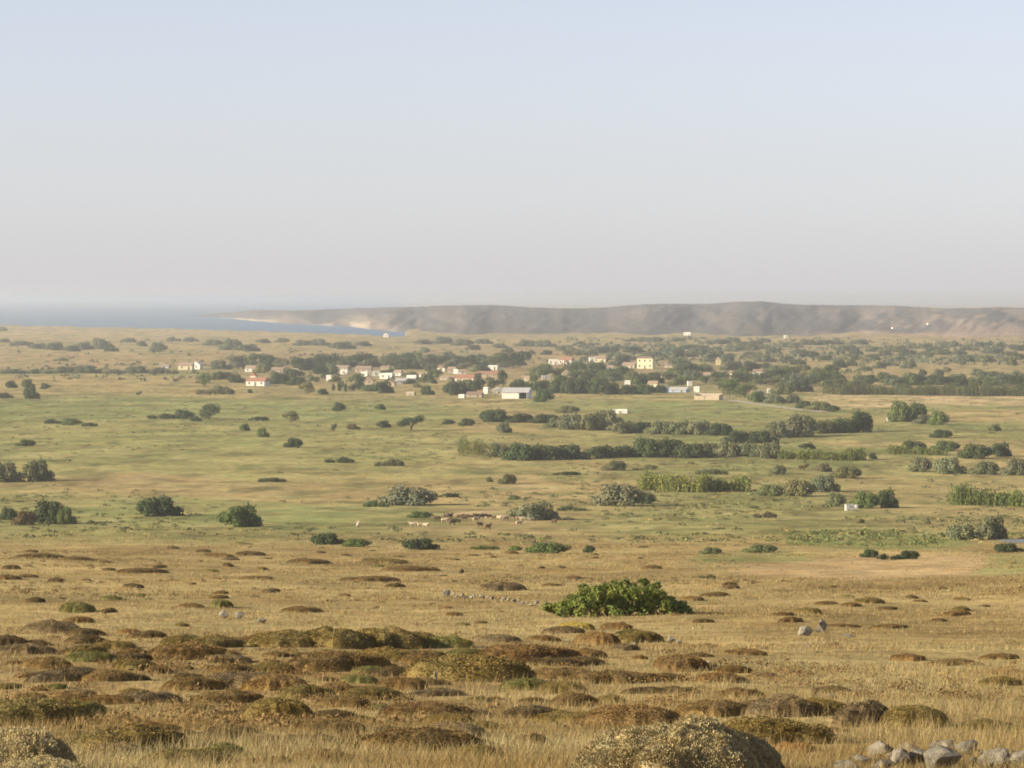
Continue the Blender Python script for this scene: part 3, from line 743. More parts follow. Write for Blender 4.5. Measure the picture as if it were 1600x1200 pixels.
# clumps and hedges: members told apart by their place in the row
CLUMPS = [
 ('grey thicket at near left of pasture', 'shrub', [(8, 753, 62, 36, 'round', 'grey'), (60, 751, 52, 38, 'round', 'olive')]),
 ('dark clump on near left plain edge', 'shrub', [(12, 812, 32, 22, 'round', 'dark'), (38, 820, 42, 26, 'round', 'brown'), (76, 818, 66, 42, 'round', 'dark'), (104, 819, 34, 30, 'round', 'green')]),
 ('low scrub row in the far left pasture', 'shrub', [(84, 662, 30, 9, 'wide', 'dark'), (110, 664, 36, 12, 'round', 'green'), (140, 666, 26, 7, 'wide', 'dark')]),
 ('dark hedge group in the far left pasture', 'shrub', [(252, 654, 46, 9, 'wide', 'dark'), (285, 654, 36, 16, 'round', 'dark'), (306, 658, 20, 9, 'round', 'dark'), (327, 656, 38, 26, 'tree', 'dark')]),
 ('dark mound pair at the slope foot', 'shrub', [(512, 851, 58, 21, 'round', 'dark'), (556, 854, 48, 15, 'round', 'green')]),
 ('low row along the slope foot', 'shrub', [(658, 859, 62, 21, 'round', 'dark'), (757, 859, 48, 8, 'wide', 'green'), (804, 861, 24, 10, 'round', 'bright'), (854, 864, 74, 20, 'round', 'green')]),
 ('upper hedge of the pasture', 'shrub', [(776, 659, 50, 21, 'round', 'dark'), (812, 660, 42, 15, 'round', 'dark'), (850, 661, 46, 15, 'round', 'dark'), (886, 645, 34, 12, 'round', 'olive'),
     (866, 668, 30, 16, 'round', 'olive'), (895, 671, 50, 26, 'round', 'grey'), (927, 672, 44, 28, 'round', 'olive'), (950, 664, 42, 26, 'round', 'grey'), (975, 677, 44, 20, 'round', 'grey'),
     (1003, 676, 40, 18, 'round', 'dark'), (1030, 678, 44, 22, 'round', 'grey'), (1063, 678, 48, 21, 'round', 'olive'), (1092, 679, 46, 23, 'round', 'grey'), (1122, 680, 42, 20, 'round', 'dark')]),
 ('long dark hedge of the pasture', 'shrub', [(778, 714, 40, 22, 'round', 'olive'), (812, 719, 50, 28, 'round', 'dark'), (850, 718, 54, 25, 'round', 'dark'), (892, 717, 54, 24, 'round', 'dark'), (940, 715, 48, 20, 'round', 'dark'),
     (974, 714, 40, 19, 'round', 'dark'), (1008, 714, 50, 32, 'round', 'dark'), (1042, 714, 58, 30, 'round', 'dark'), (1082, 715, 56, 24, 'round', 'dark'), (1106, 712, 44, 22, 'round', 'olive'), (1134, 713, 40, 26, 'round', 'grey')]),
 ('grey hedge joining the long dark hedge', 'shrub', [(1170, 713, 42, 22, 'round', 'grey'), (1205, 716, 44, 27, 'round', 'grey'), (1150, 692, 42, 20, 'round', 'dark'), (1190, 692, 48, 20, 'round', 'dark'),
     (1216, 684, 40, 28, 'round', 'grey'), (1246, 682, 58, 36, 'round', 'grey'), (1285, 677, 46, 22, 'round', 'olive'), (1312, 676, 50, 24, 'round', 'green'), (1341, 675, 44, 34, 'round', 'dark')]),
 ('group of green trees at the pale field', 'tree', [(1404, 659, 32, 32, 'round', 'green'), (1430, 658, 34, 28, 'round', 'green'), (1442, 662, 30, 14, 'round', 'grey'), (1465, 664, 28, 22, 'round', 'green')]),
 ('dark upper thicket before the pale field', 'shrub', [(1424, 706, 50, 20, 'round', 'dark'), (1476, 704, 48, 18, 'round', 'green'), (1522, 716, 56, 26, 'round', 'dark'), (1562, 713, 46, 24, 'round', 'dark')]),
 ('grey lower thicket by the frame edge', 'shrub', [(1437, 737, 38, 27, 'round', 'grey'), (1484, 740, 54, 30, 'round', 'grey'), (1538, 741, 50, 24, 'round', 'olive'), (1585, 742, 44, 30, 'round', 'grey')]),
 ('mixed thicket above the pump hut', 'shrub', [(1203, 774, 52, 20, 'round', 'olive'), (1246, 775, 58, 30, 'round', 'olive'), (1290, 768, 48, 30, 'round', 'grey')]),
 ('green thicket around the pump hut', 'shrub', [(1304, 791, 34, 25, 'round', 'olive'), (1350, 794, 48, 30, 'round', 'green'), (1385, 793, 42, 33, 'round', 'green')]),
 ('grey thicket above the stubble field', 'shrub', [(1506, 843, 62, 28, 'round', 'grey'), (1552, 842, 52, 42, 'round', 'grey'), (1576, 863, 50, 17, 'round', 'dark')]),
 ('low row on the stubble field edge', 'shrub', [(1110, 866, 38, 13, 'round', 'olive'), (1188, 863, 56, 15, 'round', 'olive'), (1358, 871, 32, 15, 'round', 'dark'), (1386, 874, 34, 10, 'wide', 'dark'), (1418, 873, 42, 15, 'round', 'dark')]),
 ('clump at the far left edge of the pasture', 'shrub', [(8, 622, 28, 10, 'round', 'dark'), (18, 606, 20, 13, 'round', 'dark'), (44, 606, 22, 16, 'round', 'green'), (49, 623, 28, 23, 'round', 'dark'), (70, 608, 18, 11, 'round', 'dark')]),
 ('far hedge between pasture and pinkish fallow', 'shrub', [(20, 584, 44, 9, 'wide', 'far'), (62, 584, 40, 9, 'wide', 'far'), (100, 583, 44, 12, 'round', 'far'), (136, 583, 50, 14, 'round', 'far'), (180, 584, 36, 8, 'wide', 'far'),
     (216, 583, 46, 13, 'round', 'far'), (256, 584, 48, 12, 'wide', 'far')]),
 ('grey scrub belt near the shore', 'shrub', [(6, 535, 20, 7, 'wide', 'far'), (34, 540, 40, 9, 'wide', 'far'), (62, 545, 36, 10, 'round', 'far'), (86, 547, 38, 14, 'round', 'far'), (112, 549, 32, 11, 'round', 'far'), (132, 546, 32, 13, 'round', 'far'),
     (156, 545, 34, 19, 'round', 'far'), (173, 549, 26, 12, 'round', 'dark'), (200, 535, 28, 8, 'wide', 'far'), (222, 541, 18, 10, 'round', 'far'), (246, 549, 30, 16, 'round', 'far')]),
 ('scrub belt along the bay', 'shrub', [(272, 533, 24, 8, 'wide', 'far'), (298, 534, 26, 8, 'wide', 'far'), (332, 540, 36, 11, 'round', 'far'), (360, 547, 40, 20, 'round', 'far'), (388, 549, 44, 13, 'round', 'far'), (412, 536, 26, 8, 'round', 'far'),
     (440, 535, 26, 8, 'round', 'far'), (472, 540, 34, 10, 'round', 'far'), (500, 540, 38, 12, 'round', 'far'), (536, 545, 46, 13, 'round', 'far'), (568, 541, 30, 9, 'round', 'far')]),
 ('scrub belt under the middle of the hills', 'shrub', [(662, 538, 30, 9, 'round', 'far'), (690, 537, 40, 12, 'round', 'far'), (722, 540, 38, 12, 'round', 'far'), (756, 537, 32, 9, 'round', 'far'), (782, 544, 26, 9, 'round', 'far'),
     (822, 541, 38, 11, 'round', 'far'), (852, 542, 40, 12, 'round', 'far'), (884, 548, 36, 10, 'round', 'far'), (912, 541, 36, 9, 'wide', 'far'), (948, 551, 44, 12, 'round', 'far')]),
]
# village trees, told apart by the stretch of the village they stand in
CLUMPS += [
 ('trees behind the red roofed white house', 'tree', [(345, 577, 30, 14, 'round', 'far'), (372, 577, 30, 20, 'tree', 'far'), (398, 573, 32, 18, 'tree', 'green'), (418, 570, 30, 16, 'round', 'dark'), (440, 576, 24, 14, 'tree', 'far'), (455, 590, 34, 14, 'round', 'dark'),
     (436, 600, 30, 16, 'round', 'dark'), (462, 602, 26, 14, 'round', 'dark')]),
 ('tree belt behind the middle of the village', 'tree', [(470, 582, 36, 22, 'tree', 'dark'), (492, 576, 34, 18, 'round', 'dark'), (512, 574, 36, 20, 'tree', 'dark'), (536, 570, 34, 14, 'round', 'far'), (560, 572, 36, 16, 'tree', 'dark'), (582, 572, 26, 12, 'round', 'dark'),
     (612, 574, 30, 16, 'tree', 'far'), (632, 577, 26, 18, 'tree', 'dark'), (650, 576, 26, 14, 'round', 'far'), (668, 578, 30, 22, 'tree', 'far'), (690, 572, 26, 16, 'tree', 'dark'), (708, 576, 24, 14, 'round', 'far'), (726, 574, 34, 18, 'tree', 'dark'),
     (750, 572, 28, 14, 'round', 'far'), (776, 576, 30, 22, 'tree', 'far'), (800, 577, 34, 28, 'tree', 'dark'), (817, 563, 24, 14, 'round', 'dark')]),
 ('garden row in front of the middle houses', 'tree', [(521, 610, 8, 10, 'cypress', 'dark'), (531, 611, 8, 13, 'cypress', 'dark'), (540, 612, 8, 12, 'cypress', 'dark'), (553, 612, 16, 12, 'tree', 'dark'), (561, 609, 8, 16, 'cypress', 'dark'), (560, 596, 24, 12, 'round', 'green'),
     (580, 611, 28, 10, 'round', 'green'), (598, 614, 34, 18, 'round', 'dark'), (640, 600, 18, 8, 'round', 'dark'), (668, 617, 20, 14, 'round', 'dark'), (665, 596, 22, 12, 'round', 'green'), (683, 592, 16, 14, 'tree', 'green'), (650, 594, 12, 9, 'round', 'dark')]),
 ('dark trees around the big shed', 'tree', [(715, 617, 38, 22, 'round', 'dark'), (738, 612, 28, 18, 'round', 'dark'), (764, 608, 9, 18, 'cypress', 'green'), (772, 608, 14, 14, 'tree', 'olive'), (786, 605, 14, 24, 'tree', 'dark'), (744, 597, 20, 10, 'round', 'green'),
     (848, 628, 28, 20, 'round', 'dark'), (832, 596, 14, 10, 'round', 'green'), (845, 590, 14, 8, 'round', 'green')]),
 ('dark front hedge of the village', 'tree', [(818, 606, 36, 14, 'wide', 'dark'), (846, 613, 34, 18, 'round', 'dark'), (872, 614, 36, 20, 'round', 'dark'), (898, 615, 40, 22, 'round', 'dark'), (926, 615, 40, 18, 'round', 'dark'), (952, 616, 40, 17, 'round', 'dark'), (980, 616, 36, 14, 'round', 'dark'),
     (1005, 616, 34, 16, 'round', 'dark'), (1030, 614, 20, 12, 'round', 'dark')]),
 ('gardens above the front hedge', 'tree', [(852, 582, 20, 12, 'tree', 'olive'), (880, 604, 30, 16, 'tree', 'green'), (904, 596, 32, 18, 'tree', 'green'), (930, 590, 34, 20, 'tree', 'dark'), (938, 604, 30, 14, 'round', 'green'), (958, 590, 26, 14, 'tree', 'green'),
     (974, 594, 30, 20, 'tree', 'green'), (992, 600, 26, 12, 'round', 'green'), (905, 574, 22, 10, 'round', 'far'), (968, 572, 30, 16, 'round', 'far')]),
 ('trees beside the two storey house', 'tree', [(1058, 578, 30, 18, 'tree', 'far'), (1080, 590, 34, 20, 'tree', 'dark'), (1044, 596, 28, 14, 'tree', 'green'), (1066, 600, 24, 12, 'round', 'green'), (1104, 600, 28, 14, 'tree', 'green'), (1126, 600, 30, 18, 'tree', 'dark'),
     (1112, 568, 24, 16, 'tree', 'far'), (1134, 569, 22, 14, 'round', 'far'), (1088, 556, 34, 12, 'round', 'far'), (1150, 578, 24, 14, 'round', 'far'), (1048, 558, 34, 14, 'round', 'far')]),
 ('bushy trees beside the country road', 'tree', [(1140, 620, 34, 24, 'tree', 'green'), (1164, 622, 32, 22, 'tree', 'green'), (1184, 628, 26, 16, 'round', 'green'), (1160, 600, 34, 18, 'tree', 'dark'), (1188, 602, 36, 18, 'tree', 'dark'), (1210, 596, 34, 22, 'tree', 'far'), (1222, 616, 36, 18, 'round', 'olive'),
     (1208, 630, 28, 13, 'round', 'grey'), (1236, 630, 26, 13, 'round', 'grey'), (1250, 612, 36, 18, 'round', 'dark'), (1278, 641, 36, 14, 'round', 'olive'), (1256, 638, 24, 12, 'round', 'dark'), (1300, 643, 20, 10, 'round', 'dark'), (1244, 598, 34, 14, 'round', 'far'),
     (1280, 600, 38, 20, 'tree', 'green'), (1296, 590, 24, 18, 'tree', 'dark')]),
 ('tree belt along the pale field', 'tree', [(1310, 605, 34, 13, 'round', 'olive'), (1345, 602, 36, 12, 'round', 'far'), (1390, 598, 30, 12, 'round', 'far'), (1424, 602, 36, 14, 'round', 'green'), (1462, 601, 40, 14, 'round', 'dark'), (1498, 604, 30, 12, 'round', 'dark'), (1538, 596, 40, 16, 'round', 'far'),
     (1574, 604, 40, 22, 'tree', 'far'), (1590, 610, 24, 20, 'tree', 'dark')]),
]
# the far scrub on the right, in three receding belts
def belt(phrase, x0, x1, y0, y1, n, w0, w1, h0, h1, seed):
    r = np.random.default_rng(seed)
    xs = np.sort(x0 + (x1 - x0) * (np.arange(n) + r.uniform(0.15, 0.85, n)) / n)
    return (phrase, 'shrub', [(float(a), float(r.uniform(y0, y1)), float(r.uniform(w0, w1)), float(r.uniform(h0, h1)), 'round' if r.random() < 0.7 else 'wide', ['far', 'far', 'olive', 'dark'][r.integers(4)]) for a in xs])
CLUMPS += [
 belt('nearest scrub belt behind the pale field', 1210, 1600, 566, 590, 18, 14, 28, 7, 15, 41),
 belt('middle far scrub behind the pale field', 1180, 1600, 552, 566, 22, 22, 44, 8, 14, 42),
 belt('outer far scrub under the hills', 1150, 1600, 538, 551, 22, 24, 48, 7, 11, 43),
 belt('far scrub behind the two storey cream house', 900, 1190, 548, 562, 18, 22, 42, 8, 14, 44),
 belt('far scrub under the middle hill', 960, 1200, 533, 546, 14, 22, 42, 6, 10, 45),
 belt('sparse scrub on fallow beyond the village', 590, 900, 546, 562, 10, 14, 30, 6, 11, 46),
]
def grove(phrase, x0, x1, y0, y1, n, w0, w1, h0, h1, seed):
    p, c, m = belt(phrase, x0, x1, y0, y1, n, w0, w1, h0, h1, seed)
    r = np.random.default_rng(seed + 500)
    out = []
    for a in m:
        # keep the trees out of the houses' way
        hide = any(abs(a[0] - q[0]) < (a[2] + q[2]) * 0.34 and a[1] > q[1] - 3 and a[1] - a[3] * 1.1 < q[1] - q[3] * 0.3 for q in HOUSES + [(1010, 576, 25, 19), (808, 623, 44, 18)])
        if not hide: out.append((a[0], a[1], a[2], a[3], 'tree' if r.random() < 0.45 else 'round', ['dark', 'dark', 'green', 'far', 'olive'][r.integers(5)]))
    return (p, 'tree', out)
CLUMPS += [
 grove('garden trees of the outer houses', 330, 520, 574, 600, 18, 18, 30, 10, 16, 69),
 grove('thick trees behind the middle lane', 480, 800, 574, 582, 20, 16, 26, 9, 13, 70),
 grove('back tree line above the middle houses', 440, 812, 566, 574, 22, 20, 32, 11, 17, 61),
 grove('garden greenery among the middle houses', 500, 760, 582, 592, 20, 10, 18, 6, 10, 62),
 grove('lower garden greenery of the middle houses', 480, 760, 596, 606, 12, 12, 20, 7, 11, 63),
 grove('grove behind the front hedge', 820, 1060, 588, 604, 22, 20, 34, 11, 18, 64),
 grove('grove under the white hillside pair', 850, 1100, 576, 588, 16, 18, 30, 10, 15, 65),
 grove('grove beside the country road', 1070, 1310, 590, 606, 20, 22, 36, 12, 18, 66),
 grove('upper grove over the country road', 1060, 1300, 576, 590, 14, 22, 34, 10, 15, 67),
 grove('trees fringing the cane hedge', 1300, 1600, 594, 606, 14, 24, 40, 10, 16, 68),
]
for phrase, cat, mem in CLUMPS:
    if 'hedge' in phrase and cat == 'shrub' and 'far' not in phrase: mem = [(x, y, w * 1.18, h * 1.08, k, t) for (x, y, w, h, k, t) in mem]
    if cat == 'tree': mem = [(x, y, w * (1.0 if k == 'cypress' else 1.22), h * 1.18, k, t) for (x, y, w, h, k, t) in mem]
    order = sorted(range(len(mem)), key=lambda i: mem[i][0])
    rank = {i: k for k, i in enumerate(order)}
    size = sorted(m[3] for m in mem)
    for i, (x, y, w, h, k, t) in enumerate(mem):
        nm = {'tree': 'tree', 'cypress': 'cypress_tree', 'umbrella': 'tree'}.get(k, cat)
        what = {'grey': 'grey-green', 'far': 'hazy grey-green', 'dark': 'dark green', 'green': 'green', 'olive': 'olive green', 'bright': 'bright green', 'brown': 'brownish'}[t]
        kindw = {'tree': 'tree', 'cypress': 'narrow cypress', 'umbrella': 'tree', 'wide': 'low shrub', 'round': 'bushy tree' if cat == 'tree' else 'shrub'}[k]
        bush(x, y, w, h, k, t, f'{what} {kindw}, {ORD[rank[i]]} from left in {phrase}', 'tree' if nm != 'shrub' else 'shrub', phrase, nm)

# ------------------------------------------------------------------ reed beds
def reeds(x0, x1, y0, y1, h, label, tint=(0.15, 0.19, 0.055), seed=1, n_mult=1.0, depth=3.0):
    r = np.random.default_rng(seed)
    a, da = ground_at(x0, y0); b, db = ground_at(x1, y1)
    s = (da + db) / 2 / FPX
    L = (b - a).length
    n = int(np.clip(L * 26, 500, 5200) * n_mult)
    t = r.uniform(0, 1, n)
    P = np.array(a)[None] * (1 - t[:, None]) + np.array(b)[None] * t[:, None]
    P[:, 1] += r.normal(0, depth / 2.2, n) + (fbm(t * L / 9 + seed * 3, t * 0 + 2, 2) - 0.5) * depth * 3
    env = 0.38 + 1.15 * fbm(t * L / 3.5 + seed * 7.3, t * 0 + seed, 4)
    env *= np.minimum(1, np.minimum(t, 1 - t) * L / 2.0 + 0.55)
    hh = h * s * env * r.uniform(0.75, 1.08, n)
    P[:, 2] = height(P[:, 0], P[:, 1])
    lean = r.normal(0, 0.13, (n, 2))
    parts = []
    # canes: thin upright strips
    w = 0.06 * np.ones(n)
    ang = r.uniform(0, np.pi, n); wx = np.cos(ang) * w; wy = np.sin(ang) * w
    top = P + np.stack([lean[:, 0] * hh, lean[:, 1] * hh, hh], 1)
    off = np.stack([wx, wy, 0 * wx], 1)
    V = np.stack([P - off, P + off, top + off * 0.3, top - off * 0.3], 1).reshape(-1, 3)
    parts.append((V, np.arange(4 * n).reshape(n, 4)))
    for k in range(5):
        f = r.uniform(0.12, 1.0, n)
        Q = P * (1 - f[:, None]) + top * f[:, None] + r.normal(0, 0.12, (n, 3))
        d = np.stack([r.normal(0, 1, n), r.normal(0, 1, n) - 0.4, r.normal(0.7, 0.4, n)], 1)
        parts.append(cards(Q, d, 0.62, 0.45, r, 0.6))
    V, F = join(parts)
    V = V - np.array(a)
    o = obj('reed_bed', mesh_from('reed_bed', V, F), M['reed'], None, tint)
    o.location = a
    tag(o, label, 'reeds', 'reed beds of the plain')
reeds(1000, 1085, 766, 768, 24, 'bright green reed bed ahead of the long dark hedge, paler half', (0.20, 0.23, 0.07), 1)
reeds(1085, 1172, 768, 768, 24, 'bright green reed bed ahead of the long dark hedge, half nearer the mixed thicket', (0.17, 0.20, 0.06), 2)
reeds(1484, 1640, 788, 793, 26, 'tall green reed bed in the straw field at the frame edge', (0.15, 0.19, 0.06), 3)
reeds(1215, 1352, 717, 719, 16, 'low green reeds at the end of the grey hedge', (0.15, 0.18, 0.06), 4)
reeds(716, 776, 708, 712, 20, 'pale green reeds at the start of the long dark hedge', (0.19, 0.20, 0.085), 5)
reeds(1288, 1448, 616, 617, 17, 'dense dark cane hedge edging the pale field, stretch nearer the village', (0.085, 0.105, 0.05), 6, 1.0, 8)
reeds(1448, 1640, 617, 619, 17, 'dense dark cane hedge edging the pale field, stretch at the frame edge', (0.085, 0.105, 0.05), 7, 1.0, 8)
reeds(1385, 1480, 707, 712, 10, 'low green reeds between the dark and grey thickets', (0.16, 0.19, 0.07), 8)

# ------------------------------------------------------------------ houses
def prism_roof(name, w, d, z0, rise, over, mat, parent, hip=0.0, along='x', th=0.12):
    W2, D2 = w / 2 + over, d / 2 + over
    if along == 'x':
        rx = W2 * (1 - hip); pts = [(-W2, -D2, z0), (W2, -D2, z0), (W2, D2, z0), (-W2, D2, z0), (-rx, 0, z0 + rise), (rx, 0, z0 + rise)]
        F4 = [(0, 1, 5, 4), (2, 3, 4, 5)]; F3 = [(1, 2, 5), (3, 0, 4)]
    else:
        ry = D2 * (1 - hip); pts = [(-W2, -D2, z0), (W2, -D2, z0), (W2, D2, z0), (-W2, D2, z0), (0, -ry, z0 + rise), (0, ry, z0 + rise)]
        F4 = [(1, 2, 5, 4), (3, 0, 4, 5)]; F3 = [(0, 1, 4), (2, 3, 5)]
    n = 4
    low = [(x, y, z0 - th) for (x, y, z) in pts[:4]]
    V = pts + low
    F4 = F4 + [(6, 7, 1, 0), (7, 8, 2, 1), (8, 9, 3, 2), (9, 6, 0, 3), (9, 8, 7, 6)]
    return obj(name, mesh_from(name, V, [np.array(F4), np.array(F3)]), M['r_' + mat], parent)
WIN = {}
def opening(nm, parent, x, y, z, w, h, face, mat='dark'):
    """a window or door leaf set in a face: 'f' front (-y) or 'l' left side (-x)"""
    key = (nm, round(w, 2), round(h, 2), mat)
    if key not in WIN:
        me = boxes_mesh(nm, [(0, 0, h / 2, w, 0.06, h)]); me.materials.append(M[mat]); WIN[key] = me
        fm = boxes_mesh('frame', [(-w / 2 - 0.05, -0.01, h / 2, 0.1, 0.12, h + 0.2), (w / 2 + 0.05, -0.01, h / 2, 0.1, 0.12, h + 0.2), (0, -0.01, h + 0.05, w, 0.118, 0.1), (0, -0.03, -0.05, w, 0.2, 0.1)])
        fm.materials.append(M['w_white']); WIN[key + ('f',)] = fm
    o = obj(nm, WIN[key], None, parent); o.location = (x, y, z)
    if face == 'l': o.rotation_euler = (0, 0, -math.pi / 2)
    f = obj('frame', WIN[key + ('f',)], None, o)
    return o
def house(px, py, w, h, wall, roof, label, style='gable', rot=0.0, dep=0.9, storeys=1, rise=None, name='house', cat='house', wins=True):
    p, d = ground_at(px, py); s = d / FPX
    ww = w * s; hh = h * s; dd = max(3.0, ww * dep)
    root = empty(name, p - Vector((0, 0, 0.15)), rot)
    root.location = root.location + Vector((0, dd / 2, 0))
    tag(root, label, cat, 'village buildings')
    flat = style == 'flat'
    hh = hh * (0.85 if flat else 1.0)
    rr = 0.0 if flat else (rise if rise else hh * 0.42)
    wh = hh - rr + 0.15
    bx = [(0, 0, wh / 2, ww, dd, wh)]
    wl = boxes_mesh('wall', bx)
    if style == 'gable_front':
        # gable wall facing the viewer under a roof whose ridge runs away
        V = [(-ww / 2, -dd / 2, 0), (ww / 2, -dd / 2, 0), (ww / 2, dd / 2, 0), (-ww / 2, dd / 2, 0), (-ww / 2, -dd / 2, wh), (ww / 2, -dd / 2, wh), (ww / 2, dd / 2, wh), (-ww / 2, dd / 2, wh), (0, -dd / 2, wh + rr * 0.93), (0, dd / 2, wh + rr * 0.93)]
        wl = mesh_from('wall', V, [np.array([(3, 2, 1, 0), (1, 2, 6, 5), (3, 0, 4, 7)]), np.array([(0, 1, 5, 8, 4), (2, 3, 7, 9, 6)])])
    obj('wall', wl, M['w_' + wall], root)
    if flat:
        t = 0.35
        rf = boxes_mesh('roof', [(0, 0, wh + 0.05, ww + 0.3, dd + 0.3, 0.1)])
        r_ = obj('roof', rf, M['r_' + roof], root)
        pm = boxes_mesh('parapet', [(0, -dd / 2 + 0.1, wh + 0.1 + t / 2, ww, 0.2, t), (0, dd / 2 - 0.1, wh + 0.1 + t / 2, ww, 0.2, t), (-ww / 2 + 0.1, 0, wh + 0.1 + t / 2, 0.2, dd - 0.4, t), (ww / 2 - 0.1, 0, wh + 0.1 + t / 2, 0.2, dd - 0.4, t)])
        obj('parapet', pm, M['w_' + wall], r_)
    elif style == 'gable_front':
        prism_roof('roof', ww, dd, wh, rr, 0.25, roof, root, 0.0, 'y')
    else:
        prism_roof('roof', ww, dd, wh, rr, 0.25, roof, root, 0.28 if style == 'hip' else 0.04)
    if wins and ww > 3.2:
        fh = wh / storeys
        nx = max(1, int(ww / 3.0))
        for st in range(storeys):
            for k in range(nx):
                x = -ww / 2 + ww * (k + 0.5) / nx
                if st == 0 and k == nx // 2 and nx > 1:
                    opening('door', root, x, -dd / 2 - 0.03, 0.15, 0.95, min(2.0, fh * 0.75), 'f', 'shutter')
                else:
                    opening('window', root, x, -dd / 2 - 0.03, st * fh + fh * 0.38, 0.9, min(1.2, fh * 0.4), 'f', 'dark' if storeys == 2 else 'shutter')
        if dd > 4:
            opening('window', root, -ww / 2 - 0.03, 0, fh * 0.38, 0.9, min(1.2, fh * 0.4), 'l', 'shutter')
    return root, ww, dd, wh, s
ROT = [-0.2, -0.08, -0.3, 0.05, -0.15, -0.25]
for i, (x, y, w, h, wa, ro, l, stl) in enumerate(HOUSES):
    house(x, y, w, h, wa, ro, l, stl, ROT[i % 6] if w < 40 else 0.1)
house(1010, 576, 25, 19, 'cream', 'brown', 'two storey cream house with dark windows and a shaded grey side', 'hip', -0.28, 0.75, 2, 1.1)
def big_shed():
    p, d = ground_at(808, 623); s = d / FPX
    W_, D_, H_ = 40 * s, 13.0, 10 * s
    root = empty('shed', p + Vector((0, D_ / 2, -0.1)), -0.15)
    tag(root, 'big whitewashed shed with grey sheet roof and a dark open bay', 'shed', 'village buildings')
    t = 0.25
    obj('wall', boxes_mesh('wall', [(-W_ * 0.16, -D_ / 2, H_ / 2, W_ * 0.64, t, H_), (-W_ / 2, 0, H_ / 2, t, D_ - t, H_), (0, D_ / 2, H_ / 2, W_ + t, t, H_), (W_ / 2, 0, H_ / 2, t, D_ - t, H_)]), M['w_white'], root)
    obj('post', boxes_mesh('post', [(W_ * 0.47, -D_ / 2, H_ / 2, 0.3, 0.3, H_)]), M['w_grey'], root)
    prism_roof('roof', W_, D_, H_ + 0.12, 1.9, 0.5, 'grey', root)
big_shed()
def hill_farm(px, py, w, h, label):
    me = bpy.data.objects['hills'].data
    from mathutils.bvhtree import BVHTree
    bv = BVHTree.FromPolygons([v.co[:] for v in me.vertices], [p.vertices[:] for p in me.polygons])
    a = (px - 800) / FPX; b = (600 - py) / FPX
    dv = Vector((a, CP + b * SP, -SP + b * CP)).normalized()
    hit = bv.ray_cast(Vector((0, 0, ZC)), dv, 20000)
    if hit[0] is None: return
    p = hit[0]; s = p.y / FPX
    root = empty('farmhouse', p - Vector((0, 0, 1.0)), 0.2)
    tag(root, label, 'house', 'village buildings')
    W_, H_ = w * s, h * s + 1.0
    obj('wall', boxes_mesh('wall', [(0, 0, H_ / 2, W_, 6, H_)]), M['w_white'], root)
    prism_roof('roof', W_, 6, H_ + 0.12, 1.2, 0.3, 'pink', root)
    for k in (-1, 0, 1):
        opening('door' if k == 0 else 'window', root, k * W_ * 0.3, -3.03, 1.2 if k == 0 else 1.9, 1.0, 1.9 if k == 0 else 1.1, 'f', 'shutter')
hill_farm(1400, 514, 13, 2.4, 'long white farmhouse on the red field at the hill foot')
hill_farm(1452, 507, 6, 1.8, 'small pale farmhouse higher on the hillside')

def pump_hut():
    p, d = ground_at(1330, 798); s = d / FPX
    W_, H_, D_ = 18 * s, 10 * s, 2.2
    root = empty('pump_hut', p - Vector((0, 0, 0.05)), 0.05)
    tag(root, 'small grey concrete pump hut in front of the green thicket', 'hut')
    obj('wall', boxes_mesh('wall', [(-W_ / 2 + 0.1, 0, H_ / 2, 0.2, D_, H_), (W_ / 2 - 0.1, 0, H_ / 2, 0.2, D_, H_), (0, D_ / 2 - 0.1, H_ / 2, W_ - 0.4, 0.2, H_), (0, -D_ / 2 + 0.1, H_ * 0.3, W_ - 0.4, 0.2, H_ * 0.6), (-W_ * 0.31, -D_ / 2 + 0.1, H_ * 0.8, W_ * 0.28, 0.198, H_ * 0.4)]), M['w_grey'], root)
    obj('lintel', boxes_mesh('lintel', [(W_ * 0.0, -D_ / 2 + 0.1, H_ + 0.08, W_ + 0.1, 0.3, 0.16)]), M['w_grey'], root)
pump_hut()
def ruin():
    p, d = ground_at(1108, 625); s = d / FPX
    W_, H_, D_ = 37 * s, 10 * s, 7.0
    root = empty('ruined_house', p + Vector((0, D_ / 2, -0.1)), -0.3)
    tag(root, 'long tan roofless stone building beside the country road', 'ruin', 'village buildings')
    t = 0.4
    obj('wall', boxes_mesh('wall', [(-W_ * 0.3, -D_ / 2, H_ * 0.35, W_ * 0.4, t, H_ * 0.7), (W_ * 0.12, -D_ / 2, H_ * 0.25, W_ * 0.4 , t, H_ * 0.5), (W_ * 0.41, -D_ / 2, H_ * 0.4, W_ * 0.18, t, H_ * 0.8)]), M['w_tan'], root)
    obj('wall', boxes_mesh('wall', [(-W_ / 2 - t / 2, 0, H_ * 0.45, t, D_ + t, H_ * 0.9), (W_ / 2 + t / 2, 0, H_ * 0.42, t, D_ + t, H_ * 0.84)]), M['w_tan'], root)
    obj('wall', boxes_mesh('wall', [(0, D_ / 2, H_ * 0.5, W_, t, H_)]), M['w_pink'], root)
ruin()
